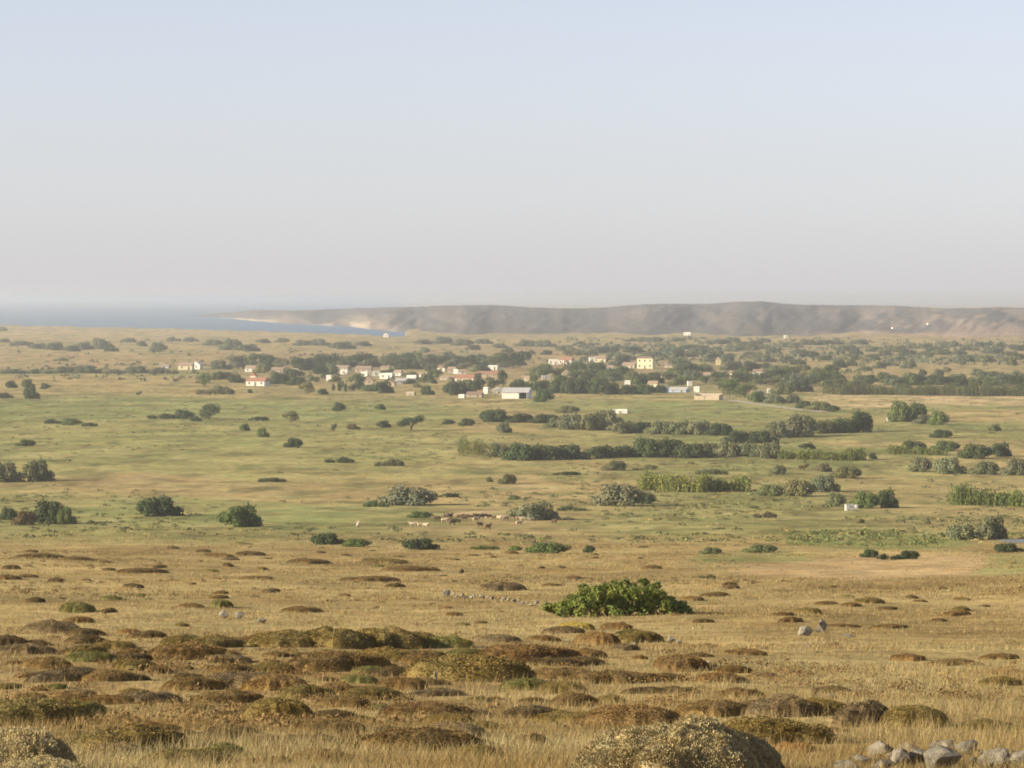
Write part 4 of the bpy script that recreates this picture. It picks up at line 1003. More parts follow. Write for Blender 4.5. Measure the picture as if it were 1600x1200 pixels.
def road():
    pts = [(1085, 613), (1130, 624), (1165, 629), (1200, 634), (1245, 640), (1300, 645)]
    Q = [ground_at(*p)[0] for p in pts]
    L = []
    for i in range(len(Q) - 1):
        for k in range(8):
            L.append(Q[i].lerp(Q[i + 1], k / 8))
    V = []; F = []
    for i in range(len(L)):
        t = (L[min(i + 1, len(L) - 1)] - L[max(i - 1, 0)]).normalized(); n = Vector((-t.y, t.x, 0)) * 2.4
        for sgn in (-1, 1):
            q = L[i] + n * sgn
            V.append((q.x, q.y, float(height(q.x, q.y)) + 0.12))
    F = [(2 * i, 2 * i + 1, 2 * i + 3, 2 * i + 2) for i in range(len(L) - 1)]
    tag(obj('road', mesh_from('road', V, np.array(F)), plain_material('pale_gravel', (0.42, 0.35, 0.25), 0.15, 0.3)), 'pale gravel country road beside the village', 'road', kind='structure')
road()
def pond():
    p, d = ground_at(1592, 848)
    V = [(0, 0, 0)]; n = 28
    for k in range(n):
        a = 2 * math.pi * k / n; q = 1 + 0.12 * math.sin(3 * a) + 0.08 * math.sin(5 * a + 1)
        V.append((2.4 * q * math.cos(a), 3.0 * q * math.sin(a), 0))
    F = np.array([(0, 1 + k, 1 + (k + 1) % n) for k in range(n)])
    m, nn, b = new_mat('pond_water'); b.inputs['Base Color'].default_value = (0.16, 0.15, 0.12, 1); b.inputs['Roughness'].default_value = 0.4; b.inputs['Specular IOR Level'].default_value = 0.5
    o = obj('pond', mesh_from('pond', V, F), m); o.location = p + Vector((0, 0, 0.22))
    tag(o, 'small pale pool of water by the grey thicket', 'pond', kind='structure')
pond()

# ------------------------------------------------------------------ stones
def stone_mesh(seed):
    """angular broken limestone: the hull of a few points, its faces roughened"""
    r = np.random.default_rng(seed)
    bm = bmesh.new()
    for k in range(13):
        v = r.normal(0, 1, 3); v /= np.linalg.norm(v)
        bm.verts.new(v * r.uniform(0.72, 1.05) * np.array([1, 1, 0.9]))
    g = bmesh.ops.convex_hull(bm, input=bm.verts)
    bmesh.ops.delete(bm, geom=list({e for e in g['geom_interior'] + g['geom_unused'] if isinstance(e, bmesh.types.BMVert)}), context='VERTS')
    bmesh.ops.bevel(bm, geom=list(bm.edges), offset=0.05, segments=1, affect='EDGES')
    bmesh.ops.triangulate(bm, faces=bm.faces)
    bmesh.ops.subdivide_edges(bm, edges=list(bm.edges), cuts=2, use_grid_fill=True)
    for v in bm.verts:
        c = v.co
        n3 = float(fbm(np.array([c.x * 2.5 + seed * 5 + c.z * 2]), np.array([c.y * 2.5 + c.z * 2.3]), 4)[0]) - 0.5
        v.co = c * (1 + n3 * 0.16)
    me = bpy.data.meshes.new('stone'); bm.to_mesh(me); bm.free()
    me.materials.append(M['stone'])
    return me
STONE = [stone_mesh(s) for s in range(1, 8)]
SPOTS = []
def stone(px, py, w, h, label=None, k=0, parent=None, rot=None, sink=0.12, group=None):
    p, d = ground_at(px, py); s = d / FPX
    o = obj('stone', STONE[k % len(STONE)], None, parent)
    a, b = w * s / 1.7, h * s / 1.7
    loc = p + Vector((0, 0, b * (1 - sink) * 0.85))
    if parent is not None: loc = loc - parent.location
    o.location = loc
    o.scale = (a, a * 0.8, b)
    o.rotation_euler = (rng.uniform(-0.15, 0.15), rng.uniform(-0.15, 0.15), rng.uniform(0, 6.28) if rot is None else rot)
    if label: tag(o, label, 'stone', group)
    SPOTS.append((p.x, p.y, a * 0.9))
    return o
HEAP = [(1374, 1190, 52, 26, 'flat topped pale stone'), (1352, 1204, 44, 18, 'small low stone'), (1404, 1208, 40, 36, 'pointed bright stone'), (1432, 1206, 40, 34, 'rounded stone'),
        (1461, 1182, 26, 20, 'small bright stone'), (1484, 1186, 40, 26, 'pale slanted stone'), (1476, 1214, 74, 44, 'broad grey boulder'), (1510, 1190, 40, 30, 'pale rounded stone'),
        (1540, 1206, 46, 22, 'low flat stone'), (1566, 1206, 56, 36, 'reddish pale stone'), (1597, 1208, 46, 32, 'pale corner stone'), (1448, 1196, 30, 18, 'little grey stone'), (1325, 1214, 60, 20, 'half buried stone'),
        (1420, 1184, 50, 16, 'long dull stone'), (1528, 1190, 30, 16, 'small dull stone'), (1380, 1212, 36, 22, 'blunt grey stone'), (1392, 1194, 20, 14, 'small broken stone'), (1418, 1198, 18, 14, 'small lumpy stone'), (1440, 1188, 20, 12, 'thin leaning stone'), (1496, 1202, 22, 16, 'small cracked stone'),
        (1522, 1204, 24, 16, 'small brown stone'), (1552, 1194, 22, 12, 'small pale stone'), (1582, 1192, 22, 14, 'small grey stone')]
for i, (x, y, w, h, l) in enumerate(sorted(HEAP)):
    stone(x, y - 6, w * 1.12, h * 1.1, f'{l}, {ORD[i]} from the left in the rubble heap by the bottom edge', i, None, None, 0.1, 'rubble heap stones')
LOOSE = [(350, 966, 22, 15, 'pale upright stone of the pair on the open slope'), (374, 967, 17, 15, 'grey rounded stone beside a pale upright one on the slope'), (406, 974, 26, 10, 'flat pale slab stone near the two stones on the slope'),
         (1256, 994, 32, 20, 'broad grey boulder beside a leaning pale boulder'), (1281, 988, 26, 24, 'leaning pale boulder with dark side on the open slope'), (1261, 1012, 8, 8, 'tiny pale stone in front of the two boulders'),
         (1326, 997, 22, 7, 'flat pale stone behind the two boulders on the grass'), (901, 958, 10, 12, 'bright white stone at the foot of the fig bush'), (560, 825, 9, 15, 'pale upright marker stone on the plain before the flock'),
         (1046, 1006, 22, 14, 'pale stone in the small cluster past the reddish cushions'), (1062, 1008, 14, 10, 'small stone ending the cluster past the reddish cushions'), (990, 1010, 16, 8, 'low stone under the reddish cushions'),
         (1108, 1037, 14, 6, 'flat pale stone behind a reddish cushion'), (1300, 1092, 24, 9, 'flat whitish stone above the grey cushions'), (1145, 1043, 10, 6, 'tiny pale stone in the grass gap'), (680, 1065, 9, 22, 'thin upright pale stone between dark cushions')]
for i, (x, y, w, h, l) in enumerate(LOOSE):
    stone(x, y, w, h, l, i + 2)
def ruined_wall():
    a, _ = ground_at(690, 936)
    root = empty('stone_wall', a)
    tag(root, 'tumbled low stone wall running to the fig bush', 'wall')
    stone(697, 934, 17, 15, None, 1, root)
    for i in range(30):
        t = (i + rng.uniform(0, 0.8)) / 30
        stone(706 + 205 * t, 933 + 22 * t ** 1.3 + rng.uniform(-2.5, 2.5), rng.uniform(6, 12), rng.uniform(5, 9) * (1.1 - 0.4 * t), None, i, root)
ruined_wall()

# ------------------------------------------------------------------ fig bush
def fig_bush():
    p, d = ground_at(965, 962); s = d / FPX
    r = np.random.default_rng(9)
    prof = np.array([(848, 10), (870, 22), (895, 36), (915, 48), (935, 56), (960, 58), (985, 57), (1010, 60), (1030, 56), (1045, 40), (1060, 28), (1078, 22)], float)
    L = []
    for k in range(230):
        px = r.uniform(850, 1074)
        hh = np.interp(px, prof[:, 0], prof[:, 1]) * s
        base = np.interp(px, [848, 900, 960, 1080], [15, 5, 0, 0]) * s
        rad = min(hh * 0.4, r.uniform(0.14, 0.27))
        z = base + r.uniform(0.1, 1) * max(hh - rad * 0.9 - base, 0.05)
        L.append((((px - 965) * s, r.uniform(-1.5, 1.5) * np.clip(hh, 0.5, 1.3), z), (rad, rad, rad * 0.85)))
    V, F = lobes_crown(L, 15000, 0.13, r, 0.9, 0.8)
    root = empty('fig_bush', p - Vector((0, 0, 0.05)))
    tag(root, 'big bright green leafy fig bush standing on the dry slope', 'bush')
    obj('crown', mesh_from('crown', V, F), M['fig'], root, (0.145, 0.180, 0.046))
    parts = []
    for k in range(16):
        x = r.uniform(-1.6, 2.2); y = r.uniform(-0.8, 0.8)
        parts.append(tube([(x * 0.6, y * 0.5, -0.1), (x * 0.8, y * 0.8, 0.4), (x, y, 0.9)], [0.06, 0.045, 0.02], 6))
    obj('stem', mesh_from('stem', *join(parts)), M['bark'], root)
fig_bush()

# ------------------------------------------------------------------ cushion shrubs of the slope
def cushion_geo(seed, n_cards, size, lump=0.16, freq=3.0, asp=0.5, n_lobes=6, nu=40, nv=14):
    r = np.random.default_rng(seed)
    lob = [(r.uniform(0, 6.28), r.uniform(0.1, 0.75), r.uniform(0.25, 0.5)) for _ in range(n_lobes)]
    def surf(a, q):
        """a: angle, q: 0 centre .. 1 rim -> point; union of a few low domes"""
        x = np.cos(a) * q; y = np.sin(a) * q
        h = 0.62 * np.sqrt(np.clip(1 - q ** 3.0, 0, 1))
        for la, lq, lr in lob:
            dx = x - math.cos(la) * lq; dy = y - math.sin(la) * lq
            h = np.maximum(h, (0.75 * (1.05 - 0.5 * lq)) * np.sqrt(np.clip(1 - (dx * dx + dy * dy) / lr ** 2, 0, 1)) * 1.0)
        rim = 1 + 0.42 * (fbm(np.cos(a) * 1.5 + seed, np.sin(a) * 1.5 + 7, 3) - 0.5) * 2
        nz = (fbm(x * freq + seed * 3, y * freq + 11, 4) - 0.5) * lump * 2
        return np.stack([x * rim, y * rim, np.maximum(h + nz * (1 - q ** 4), 0) - 0.03], -1)
    A, Qq = np.meshgrid(np.linspace(0, 2 * np.pi, nu, endpoint=False), np.linspace(0.02, 1.0, nv), indexing='ij')
    V0 = surf(A, Qq).reshape(-1, 3) * np.array([0.97, 0.97, 0.95])
    G = V0.reshape(nu, nv, 3)
    skirt = G[:, -1:, :].copy(); skirt[:, :, 2] -= 0.25          # the woody base goes down into the soil
    V0 = np.concatenate([G, skirt], 1).reshape(-1, 3); nv += 1
    idx = np.arange(nu * nv).reshape(nu, nv)
    F0 = np.stack([idx[:, :-1], np.roll(idx, -1, 0)[:, :-1], np.roll(idx, -1, 0)[:, 1:], idx[:, 1:]], -1).reshape(-1, 4)
    a = r.uniform(0, 2 * np.pi, n_cards); q = np.sqrt(r.uniform(0, 1, n_cards)) * 1.01
    q = np.where(r.random(n_cards) < 0.42, 1 - 0.24 * r.uniform(0, 1, n_cards) ** 1.6, q)
    P = surf(a, q)
    e = 0.03
    n = np.cross(surf(a + e, q) - P, surf(a, np.minimum(q + e, 1.0)) - P)
    n = n * np.where(n[:, 2:3] < 0, -1, 1)
    n /= np.linalg.norm(n, axis=1, keepdims=True) + 1e-9
    n = np.where(np.isfinite(n), n, 0) + np.array([0, 0, 1e-3])
    low = r.random(n_cards) < 0.09                                 # sprays hanging over the rim
    P[low] = surf(a[low], np.ones(low.sum())) ; P[low, 2] -= r.uniform(0, 0.25, low.sum())
    n[low] = np.stack([np.cos(a[low]), np.sin(a[low]), 0.3 + 0 * a[low]], 1)
    # little twig sprays standing up out of the surface
    side = np.cross(n, r.normal(0, 1, (n_cards, 3)))
    side /= np.linalg.norm(side, axis=1, keepdims=True) + 1e-9
    sz = size * r.uniform(0.5, 1.4, (n_cards, 1))
    dirn = n + r.normal(0, 0.45, (n_cards, 3)); dirn /= np.linalg.norm(dirn, axis=1, keepdims=True)
    B = P - dirn * sz * 0.3; T = P + dirn * sz
    V1 = np.stack([B - side * sz * asp * 0.3, B + side * sz * asp * 0.3, T + side * sz * asp, T - side * sz * asp], 1).reshape(-1, 3)
    F1 = np.arange(4 * n_cards).reshape(-1, 4)
    V, F = join([(V0, F0), (V1, F1)])
    V = V * np.array([0.5, 0.5, 1.0])
    V[:, 2] /= max(V[:, 2].max(), 1e-6)
    return V, F
CUSH = []
for s_ in range(9):
    V, F = cushion_geo(s_ + 1, 8000, 0.034, 0.13, 3.5, 0.3, 3 + s_ % 5)
    me = mesh_from('cushion', V, F); me.materials.append(M['cushion']); CUSH.append(me)
CT = dict(olive=(0.200, 0.155, 0.056), brown=(0.205, 0.142, 0.058), red=(0.205, 0.135, 0.056), grey=(0.210, 0.163, 0.090), dark=(0.150, 0.110, 0.050), green=(0.185, 0.175, 0.060),
          yellow=(0.40, 0.33, 0.09), pale=(0.43, 0.365, 0.205), orange=(0.36, 0.20, 0.07))
CW = dict(olive='olive brown', brown='brown', red='reddish brown', grey='greyish', dark='dark brown', green='greenish', yellow='yellow-green', pale='pale straw', orange='orange brown')
_cc = [0]
def cushion(px, py, w, h, tint, label, group, me=None):
    p, d = ground_at(px, py); s = d / FPX
    _cc[0] += 1
    o = obj('cushion_shrub', me or CUSH[_cc[0] * 5 % len(CUSH)], None, None, np.array(CT[tint]) * rng.uniform(0.84, 1.12))
    ww = w * s; hh = h * s
    cx, cy = p.x, p.y + ww * 0.25
    q = ww * 0.45
    gx = float(height(cx + q, cy) - height(cx - q, cy)) / (2 * q); gy = float(height(cx, cy + q) - height(cx, cy - q)) / (2 * q)
    zc = float(np.mean(height(np.array([cx, cx + q, cx - q, cx, cx]), np.array([cy, cy, cy, cy + q, cy - q]))))
    o.location = Vector((cx, cy, zc - (0.03 if me is None else 0.12) * hh))
    o.scale = (ww * 1.28, ww * rng.uniform(0.9, 1.3), hh * 1.0)
    SPOTS.append((p.x, p.y + ww * 0.25, ww * 0.5))
    spin = rng.uniform(-0.5, 0.5) + (math.pi if rng.random() < 0.5 else 0)
    o.rotation_euler = (Vector((-gx, -gy, 1)).to_track_quat('Z', 'Y').to_matrix() @ Matrix.Rotation(spin, 3, 'Z')).to_euler()     # lies along the slope
    tag(o, label, 'shrub', group)
    return o
ZONES = [
 ('upper band below the plain, left stretch', 0, 420, 845, 930),
 ('upper band below the plain, middle stretch', 420, 800, 845, 930),
 ('upper band below the plain, right stretch', 800, 1600, 845, 930),
 ('upper left slope beside the stones', 0, 340, 930, 1000),
 ('olive mound patch below the stones', 340, 720, 930, 1018),
 ('strip just below the fig bush', 720, 1100, 945, 1018),
 ('open slope around the two boulders', 1100, 1600, 930, 1060),
 ('dense left scrub level with olive mounds', 0, 380, 1000, 1062),
 ('dense scrub in mid slope', 380, 720, 1018, 1085),
 ('overlapping patch under the fig strip', 720, 1100, 1018, 1080),
 ('lower left scrub band', 0, 380, 1062, 1125),
 ('lower middle scrub band', 380, 760, 1085, 1145),
 ('band above the big pale cushion', 760, 1100, 1080, 1150),
 ('grass above the rubble heap', 1100, 1600, 1060, 1165),
 ('bottom left corner area', 0, 760, 1125, 1260),
]
CS = [(8, 1008, 48, 18, 'dark'), (35, 1022, 76, 20, 'grey'), (85, 987, 76, 22, 'grey'), (55, 942, 22, 10, 'dark'), (115, 957, 44, 18, 'green'), (232, 996, 48, 12, 'dark'), (288, 1030, 96, 30, 'brown'), (335, 1012, 66, 22, 'olive'),
      (38, 1134, 150, 46, 'olive'), (200, 1170, 140, 42, 'olive'), (182, 1184, 70, 26, 'grey'), (105, 1064, 90, 22, 'grey'), (170, 1064, 76, 20, 'brown'), (75, 1044, 66, 20, 'brown'), (300, 1078, 70, 22, 'brown'), (378, 1074, 110, 26, 'grey'),
      (432, 1128, 84, 42, 'olive'), (290, 1194, 110, 26, 'olive'), (345, 1184, 70, 24, 'green'), (210, 1046, 66, 18, 'olive'), (130, 1022, 56, 16, 'olive'), (178, 1014, 56, 14, 'olive'), (355, 1098, 90, 22, 'brown'), (222, 1098, 88, 22, 'grey'),
      (448, 1012, 110, 28, 'olive'), (520, 1012, 116, 36, 'olive'), (598, 1012, 100, 36, 'olive'), (655, 1006, 66, 20, 'olive'), (520, 1048, 120, 32, 'brown'), (605, 1032, 100, 22, 'olive'), (662, 1036, 60, 18, 'brown'), (740, 1064, 140, 46, 'olive'),
      (820, 1034, 124, 30, 'red'), (866, 1040, 60, 16, 'dark'), (880, 1060, 96, 18, 'brown'), (430, 1078, 90, 28, 'brown'), (476, 1090, 60, 22, 'olive'), (632, 1078, 66, 22, 'brown'), (580, 1094, 78, 24, 'olive'), (535, 1104, 66, 18, 'brown'),
      (652, 1122, 118, 28, 'red'), (512, 1146, 90, 24, 'brown'), (652, 1172, 150, 38, 'brown'), (705, 1132, 66, 18, 'olive'), (832, 1164, 46, 20, 'brown'), (745, 1182, 60, 20, 'olive'), (900, 1104, 60, 26, 'red'), (888, 1128, 90, 20, 'olive'),
      (585, 908, 56, 9, 'brown'), (548, 907, 34, 6, 'brown'), (470, 957, 50, 11, 'brown'), (786, 923, 56, 16, 'grey'), (938, 1008, 60, 24, 'red'), (1000, 1004, 58, 20, 'olive'), (965, 983, 40, 12, 'red'), (880, 990, 50, 13, 'grey'), (905, 984, 46, 13, 'yellow'),
      (1068, 1048, 80, 26, 'red'), (1036, 1064, 56, 14, 'brown'), (950, 1068, 128, 22, 'brown'), (1010, 1084, 66, 12, 'dark'), (990, 1134, 116, 36, 'red'), (1130, 1066, 60, 18, 'red'), (1120, 1118, 96, 26, 'brown'), (1192, 1112, 80, 22, 'dark'),
      (1165, 1024, 52, 12, 'red'), (1222, 1120, 90, 36, 'grey'), (1280, 1116, 76, 26, 'olive'), (1352, 1134, 80, 42, 'grey'), (1425, 1136, 80, 38, 'olive'), (1200, 1162, 140, 44, 'olive'), (1302, 1084, 46, 14, 'dark'), (1240, 1174, 60, 16, 'orange'),
      (1290, 945, 28, 7, 'brown'), (1330, 947, 28, 7, 'brown'), (1360, 943, 36, 11, 'olive'), (1495, 962, 44, 9, 'brown'), (1225, 962, 30, 7, 'brown'), (1320, 980, 40, 7, 'brown'), (1390, 982, 44, 8, 'brown'), (1118, 932, 36, 7, 'brown'), (1085, 938, 28, 7, 'brown'),
      (1490, 1040, 60, 12, 'brown'), (1420, 1030, 46, 10, 'red'), (1560, 1030, 50, 10, 'brown'), (1540, 1140, 70, 18, 'olive'), (895, 905, 24, 6, 'red'), (862, 916, 24, 5, 'red'), (400, 905, 40, 6, 'brown'), (300, 950, 36, 8, 'brown'), (10, 905, 30, 8, 'brown'),
      (60, 872, 60, 9, 'olive'), (120, 875, 40, 7, 'brown'), (220, 895, 60, 9, 'brown'), (340, 870, 40, 7, 'brown'), (390, 868, 36, 8, 'dark'), (480, 880, 60, 9, 'brown'), (600, 880, 70, 9, 'olive'), (640, 892, 60, 8, 'brown')]
r_ = np.random.default_rng(77)
def free(x, y, w, h, k):
    for (a, b, c, d, t) in CS:
        if abs(a - x) < (c + w) * k and abs(b - y) < (d + h) * k: return False
    return True
tries = 0
want = [(0, 760, 1005, 1195, 90, 0.85), (0, 760, 930, 1005, 16, 0.7), (760, 1160, 990, 1150, 22, 0.8), (1100, 1600, 1060, 1150, 6, 0.7), (1080, 1600, 915, 1060, 9, 0.55), (0, 1100, 848, 930, 46, 0.55), (1100, 1600, 910, 960, 6, 0.5)]
for x0, x1, y0, y1, n, sc in want:
    k = 0
    for _ in range(4000):
        if k >= n: break
        x = r_.uniform(x0, x1); y = r_.uniform(y0, y1)
        w = r_.uniform(24, 78) * sc * (0.35 + (y - 845) / 420) * 1.25; h = w * r_.uniform(0.22, 0.36)
        if abs(x - 962) < 130 and 900 < y < 968: continue
        if free(x, y, w, h, 0.34):
            CS.append((x, y, w, h, ['olive', 'brown', 'brown', 'red', 'grey', 'dark', 'green'][r_.integers(7)])); k += 1
zone_of = {}
for i, (x, y, w, h, t) in enumerate(CS):
    for zi, (ph, x0, x1, y0, y1) in enumerate(ZONES):
        if x0 <= x < x1 and y0 <= y < y1:
            zone_of.setdefault(zi, []).append(i); break
    else:
        zone_of.setdefault(len(ZONES) - 1, []).append(i)
for zi, ids in zone_of.items():
    ids.sort(key=lambda i: CS[i][0])
    for t in set(CS[i][4] for i in ids):
        same = [i for i in ids if CS[i][4] == t]
        for k, i in enumerate(same):
            x, y, w, h, t = CS[i]
            pos = f'{ORD[min(k, 23)]} such from left' if len(same) > 1 else 'only one so coloured'
            cushion(x, y, w, h, t, f'{CW[t]} cushion shrub, {pos} in {ZONES[zi][0]}', 'cushion shrubs of the dry slope')
# the nearest cushions, built finer
def near_cushion(px, py, w, h, tint, label, seed, n=60000, size=0.026):
    V, F = cushion_geo(seed, n, size, 0.10, 12.0, 0.2, 9, 150, 56)
    me = mesh_from('near_cushion', V, F); me.materials.append(M['cushion_near'])
    cushion(px, py, w, h, tint, label, None, me)
near_cushion(1066, 1228, 262, 128, 'pale', 'large pale straw coloured thorny cushion at the bottom edge', 31)
near_cushion(1185, 1216, 80, 46, 'grey', 'grey cushion hidden behind the flank of the large pale one', 32, 18000, 0.035)
near_cushion(18, 1214, 140, 92, 'pale', 'pale green topped cushion in the bottom corner', 33, 26000, 0.035)
near_cushion(60, 1222, 130, 48, 'pale', 'pale cushion in front of the corner cushion', 34, 26000, 0.035)

# ------------------------------------------------------------------ flock
def sheep_mesh():
    me = bpy.data.meshes.new('sheep_cage')
    J = [(-0.42, 0, 0.62, .19), (-0.15, 0, 0.62, .25), (0.15, 0, 0.62, .25), (0.38, 0, 0.66, .20), (0.55, 0, 0.82, .11), (0.66, 0, 0.90, .10), (0.84, 0, 0.82, .055),
         (0.34, 0.13, 0.42, .08), (0.35, 0.14, 0.2, .035), (0.35, 0.14, 0.0, .035), (0.34, -0.13, 0.42, .08), (0.37, -0.14, 0.2, .035), (0.35, -0.14, 0.0, .035),
         (-0.40, 0.13, 0.44, .09), (-0.45, 0.14, 0.22, .035), (-0.42, 0.14, 0.0, .035), (-0.40, -0.13, 0.44, .09), (-0.45, -0.14, 0.22, .035), (-0.42, -0.14, 0.0, .035),
         (0.62, 0.16, 0.90, .03), (0.62, -0.16, 0.90, .03), (-0.62, 0, 0.52, .04)]
    E = [(1, 0), (1, 2), (2, 3), (3, 4), (4, 5), (5, 6), (3, 7), (7, 8), (8, 9), (3, 10), (10, 11), (11, 12), (0, 13), (13, 14), (14, 15), (0, 16), (16, 17), (17, 18), (5, 19), (5, 20), (0, 21)]
    me.from_pydata([j[:3] for j in J], E, [])
    o = bpy.data.objects.new('cage', me); COL.objects.link(o)
    sk = o.modifiers.new('s', 'SKIN')
    for v, j in zip(me.skin_vertices[0].data, J): v.radius = (j[3], j[3])
    me.skin_vertices[0].data[1].use_root = True
    sb = o.modifiers.new('d', 'SUBSURF'); sb.levels = 1; sb.render_levels = 1
    dg = bpy.context.evaluated_depsgraph_get()
    m2 = bpy.data.meshes.new_from_object(o.evaluated_get(dg))
    bpy.data.objects.remove(o)
    m2.name = 'sheep'
    for p in m2.polygons: p.use_smooth = True
    return m2
SH = sheep_mesh(); SH.materials.clear()
fl = plant_material('fleece', 0.0, (1.1, 0.95, 0.85), 6.0, 0.0); SH.materials.append(fl)
FLOCK = [(683, 814, 'd'), (697, 810, 'd'), (703, 811, 'd'), (695, 818, 'c'), (707, 821, 'd'), (714, 820, 'd'), (718, 812, 'b'), (726, 814, 'd'), (729, 811, 'b'), (736, 812, 'd'), (743, 816, 'c'), (746, 811, 'd'), (752, 811, 'd'), (758, 810, 'd'), (765, 811, 'd'),
         (773, 813, 'b'), (780, 814, 'c'), (791, 814, 'c'), (801, 811, 'b'), (817, 816, 'c'), (811, 822, 'c'), (831, 816, 'c'), (645, 824, 'c'), (657, 825, 'c'), (665, 826, 'c'), (750, 825, 'b'), (762, 828, 'b'), (866, 819, 'd')]
for i, (x, y, c) in enumerate(sorted(FLOCK)):
    p, d = ground_at(x, y)
    o = obj('sheep', SH, None, None, {'d': (0.085, 0.062, 0.042), 'b': (0.16, 0.10, 0.06), 'c': (0.38, 0.325, 0.235)}[c])
    o.location = p + Vector((0, 0, 0.0)); o.rotation_euler = (0, 0, rng.choice([0, math.pi]) + rng.uniform(-0.9, 0.9))
    q = rng.uniform(0.95, 1.15); o.scale = (q, q, q)
    n_same = [k for k, f in enumerate(sorted(FLOCK)) if f[2] == c].index(i)
    tag(o, f'{dict(d="dark brown", b="brown", c="cream white")[c]} sheep grazing before the grey shrubs, {ORD[n_same]} of its colour from the left', 'sheep', 'flock on the plain')

# ------------------------------------------------------------------ grass, weeds and low scrub (nobody could count them)
def pix_points(n, x0, x1, y0, y1, r, power=1.0):
    """spots spread over a stretch of the slope, thinning with distance"""
    dd = np.geomspace(15, 4000, 3000)
    rr = row_of(np.zeros_like(dd), dd, height(np.zeros_like(dd), dd))
    o = np.argsort(rr)
    row = y0 + (y1 - y0) * r.uniform(0, 1, n) ** power
    d = np.interp(row, rr[o], dd[o])
    x = (r.uniform(x0, x1, n) - 800) / FPX * d
    return x, d
def grass():
    r = np.random.default_rng(21)
    def blades(name, n, rows, per, hh, wid, tint, label, lean=0.35, dens=None, mat='straw'):
        x, y = pix_points(n, -320, 1920, rows[0], rows[1], r)
        if dens is not None:
            k = r.random(n) < dens(x, y); x, y = x[k], y[k]
        k = np.ones(len(x), bool)
        for (cx, cy, cr) in SPOTS:
            k &= ((x - cx) ** 2 + (y - cy) ** 2) > (cr * 0.5) ** 2
        x, y = x[k], y[k]
        n = len(x)
        x = np.repeat(x, per); y = np.repeat(y, per)
        s = y / FPX
        x = x + r.normal(0, 0.10, len(x)) * np.clip(y / 60, 0.6, 3); y = y + r.normal(0, 0.10, len(y)) * np.clip(y / 60, 0.6, 3)
        z = height(x, y)
        h = hh * r.uniform(0.45, 1.3, len(x)) * np.clip(0.7 + 0.9 * fbm(x / 6, y / 9, 3), 0.6, 1.4)
        w = np.maximum(wid, 0.55 * s) * r.uniform(0.6, 1.3, len(x))
        a = r.uniform(0, np.pi, len(x))
        off = np.stack([np.cos(a) * w, np.sin(a) * w * 0.5, 0 * a], 1)
        P = np.stack([x, y, z - 0.01], 1)
        T = P + np.stack([r.normal(0.08, lean, len(x)) * h, r.normal(0, lean, len(x)) * h, h], 1)
        V = np.stack([P - off, P + off, T], 1).reshape(-1, 3)
        F = np.arange(3 * len(x)).reshape(-1, 3)
        tag(obj(name, mesh_from(name, V, F), M[mat], None, tint), label, 'grass', kind='stuff')
    def off_stubble(x, y):
        px, rw = px_of(x, y), row_of(x, y, height(x, y))
        return 1 - 0.9 * (smooth(1130, 1200, px) * (1 - smooth(1480, 1560, px)) * smooth(866, 872, rw) * (1 - smooth(900, 910, rw)))
    def in_gaps(x, y):
        px, rw = px_of(x, y), row_of(x, y, height(x, y))
        return 1 - 0.6 * (smooth(985, 1010, rw) * (1 - smooth(1090, 1130, rw)) * (1 - smooth(720, 900, px)))
    blades('grass', 34000, (925, 1290), 6, 0.12, 0.004, (0.41, 0.325, 0.158), 'dry straw coloured grass covering the near slope', 0.4, in_gaps)
    blades('tall_grass', 3600, (1060, 1300), 6, 0.19, 0.003, (0.43, 0.345, 0.18), 'taller bleached grass stalks on the nearest slope', 0.22, lambda x, y: smooth(0.42, 0.62, fbm(x / 2.5 + 4, y / 4, 3)))
    blades('slope_grass', 22000, (838, 940), 5, 0.15, 0.006, (0.39, 0.305, 0.14), 'dry grass on the farther slope', 0.5, off_stubble)
    def clumps(name, n, rows, w0, w1, hr, tint, label, per=24, dens=None, xr=(-320, 1920), card=0.2):
        x, y = pix_points(n, xr[0], xr[1], rows[0], rows[1], r)
        if dens is not None:
            k = r.random(n) < dens(x, y); x, y = x[k], y[k]
        pq, rw = px_of(x, y), row_of(x, y, height(x, y))
        k = ~((pq > 625) & (pq < 885) & (rw > 793) & (rw < 834)); x, y = x[k], y[k]     # trodden bare by the flock
        n = len(x)
        w = r.uniform(w0, w1, n) * r.uniform(0.6, 1.0, n)
        idx = np.repeat(np.arange(n), per)
        a = r.uniform(0, 6.28, n * per); q = np.sqrt(r.uniform(0, 1, n * per))
        ox = np.cos(a) * q; oy = np.sin(a) * q
        hz = hr * w[idx] * np.sqrt(np.clip(1 - q ** 2, 0, 1)) * r.uniform(0.5, 1.1, n * per)
        X = x[idx] + ox * w[idx] * 0.6; Y = y[idx] + oy * w[idx] * 0.5
        P = np.stack([X, Y, height(X, Y) + hz], 1)
        nn = np.stack([ox, oy, 0.5 + 0 * ox], 1)
        V, F = cards(P, nn, w[idx] * card, 0.7, r, 0.35)
        gz = height(V[:, 0], V[:, 1]); V[:, 2] = np.maximum(V[:, 2], gz - 0.05)
        tag(obj(name, mesh_from(name, V, F), M['leaf'], None, tint), label, 'undergrowth', kind='stuff')
    clumps('green_weeds', 5200, (600, 850), 0.7, 2.8, 0.15, (0.175, 0.185, 0.075), 'low green weeds scattered over the pasture', dens=lambda x, y: smooth(0.42, 0.62, fbm(x / 40 + 9, y / 120 + 3, 4)))
    clumps('dark_weeds', 3600, (590, 850), 0.5, 2.2, 0.28, (0.11, 0.11, 0.052), 'low dark weeds dotted over the pasture', dens=lambda x, y: smooth(0.45, 0.62, fbm(x / 25 + 19, y / 70 + 13, 4)))
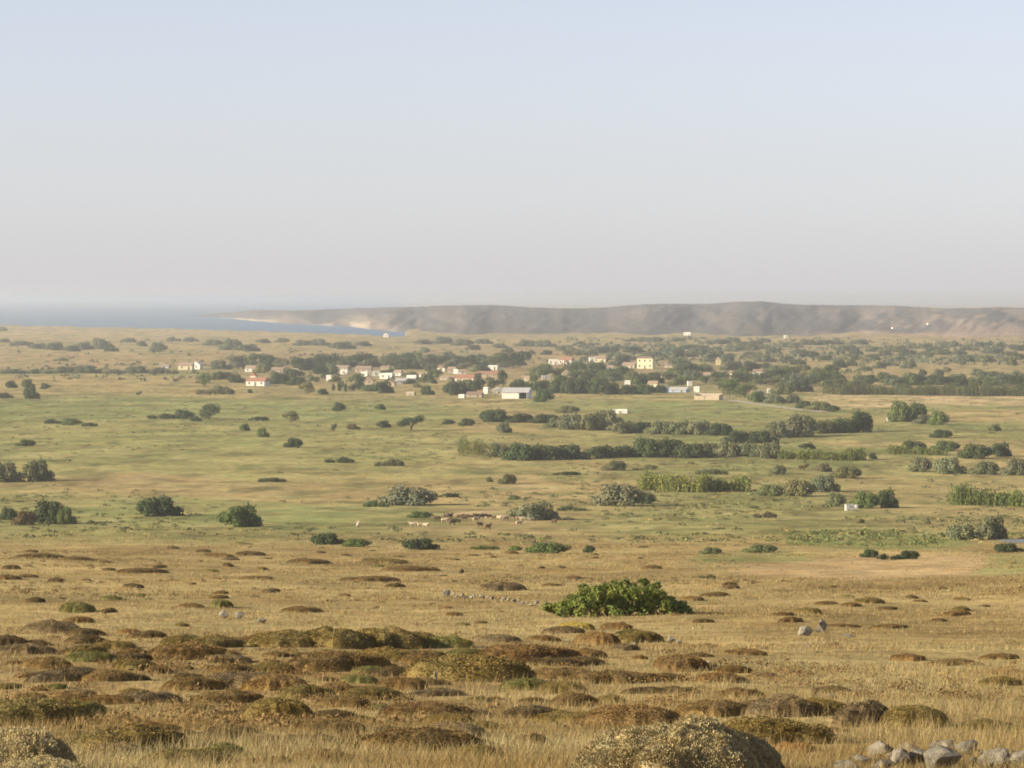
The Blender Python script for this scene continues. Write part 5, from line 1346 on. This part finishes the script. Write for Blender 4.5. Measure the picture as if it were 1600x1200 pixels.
    clumps('straw_tufts', 6500, (610, 850), 0.4, 1.3, 0.26, (0.35, 0.295, 0.135), 'bleached grass tufts scattered over the pasture', dens=lambda x, y: smooth(0.40, 0.62, fbm(x / 30 + 49, y / 110 + 33, 4)))
    clumps('weed_band', 240, (832, 858), 0.6, 1.8, 0.3, (0.13, 0.16, 0.055), 'green weed band above the stubble field', xr=(1230, 1480))
    clumps('slope_scrub', 3800, (842, 945), 0.2, 0.7, 0.3, (0.165, 0.122, 0.058), 'small brown scrub dotted over the farther slope', dens=lambda x, y: smooth(0.44, 0.62, fbm(x / 12 + 29, y / 20 + 23, 4)) * off_stubble(x, y))
    clumps('near_scrub', 4200, (940, 1150), 0.12, 0.5, 0.35, (0.20, 0.135, 0.06), 'small brown twigs and herbs between the cushions', per=34, card=0.12, dens=lambda x, y: smooth(0.40, 0.62, fbm(x / 3 + 2, y / 6 + 3, 4)))
    clumps('far_scrub', 1600, (531, 600), 1.6, 5.0, 0.5, (0.125, 0.13, 0.075), 'far grey-green scrub dotting the fallow', per=12, card=0.45, dens=lambda x, y: smooth(0.46, 0.60, fbm(x / 90 + 9, y / 200 + 3, 3)))
    clumps('far_thicket', 1500, (530, 572), 3.0, 7.0, 0.55, (0.125, 0.14, 0.088), 'far hazy scrub thickening below the hills', per=12, card=0.45, xr=(880, 1950), dens=lambda x, y: smooth(0.36, 0.52, fbm(x / 110 + 5, y / 260 + 3, 3)))
grass()

# ------------------------------------------------------------------ haze
def build_haze():
    m = bpy.data.materials.new('haze_air'); m.use_nodes = True
    n = m.node_tree; n.nodes.clear()
    o = n.nodes.new('ShaderNodeOutputMaterial'); v = n.nodes.new('ShaderNodeVolumePrincipled')
    v.inputs['Color'].default_value = (0.91, 0.94, 1.0, 1)
    v.inputs['Density'].default_value = HAZE_DENSITY
    v.inputs['Anisotropy'].default_value = 0.5
    n.links.new(v.outputs[0], o.inputs['Volume'])
    top = ZC + 9.0; bot = -9.0
    me = boxes_mesh('haze', [(0, 30000, (top + bot) / 2, 140000, 66000, top - bot)])
    tag(obj('haze', me, m), 'pale summer haze over the plain and the sea', 'haze', kind='stuff')
build_haze()
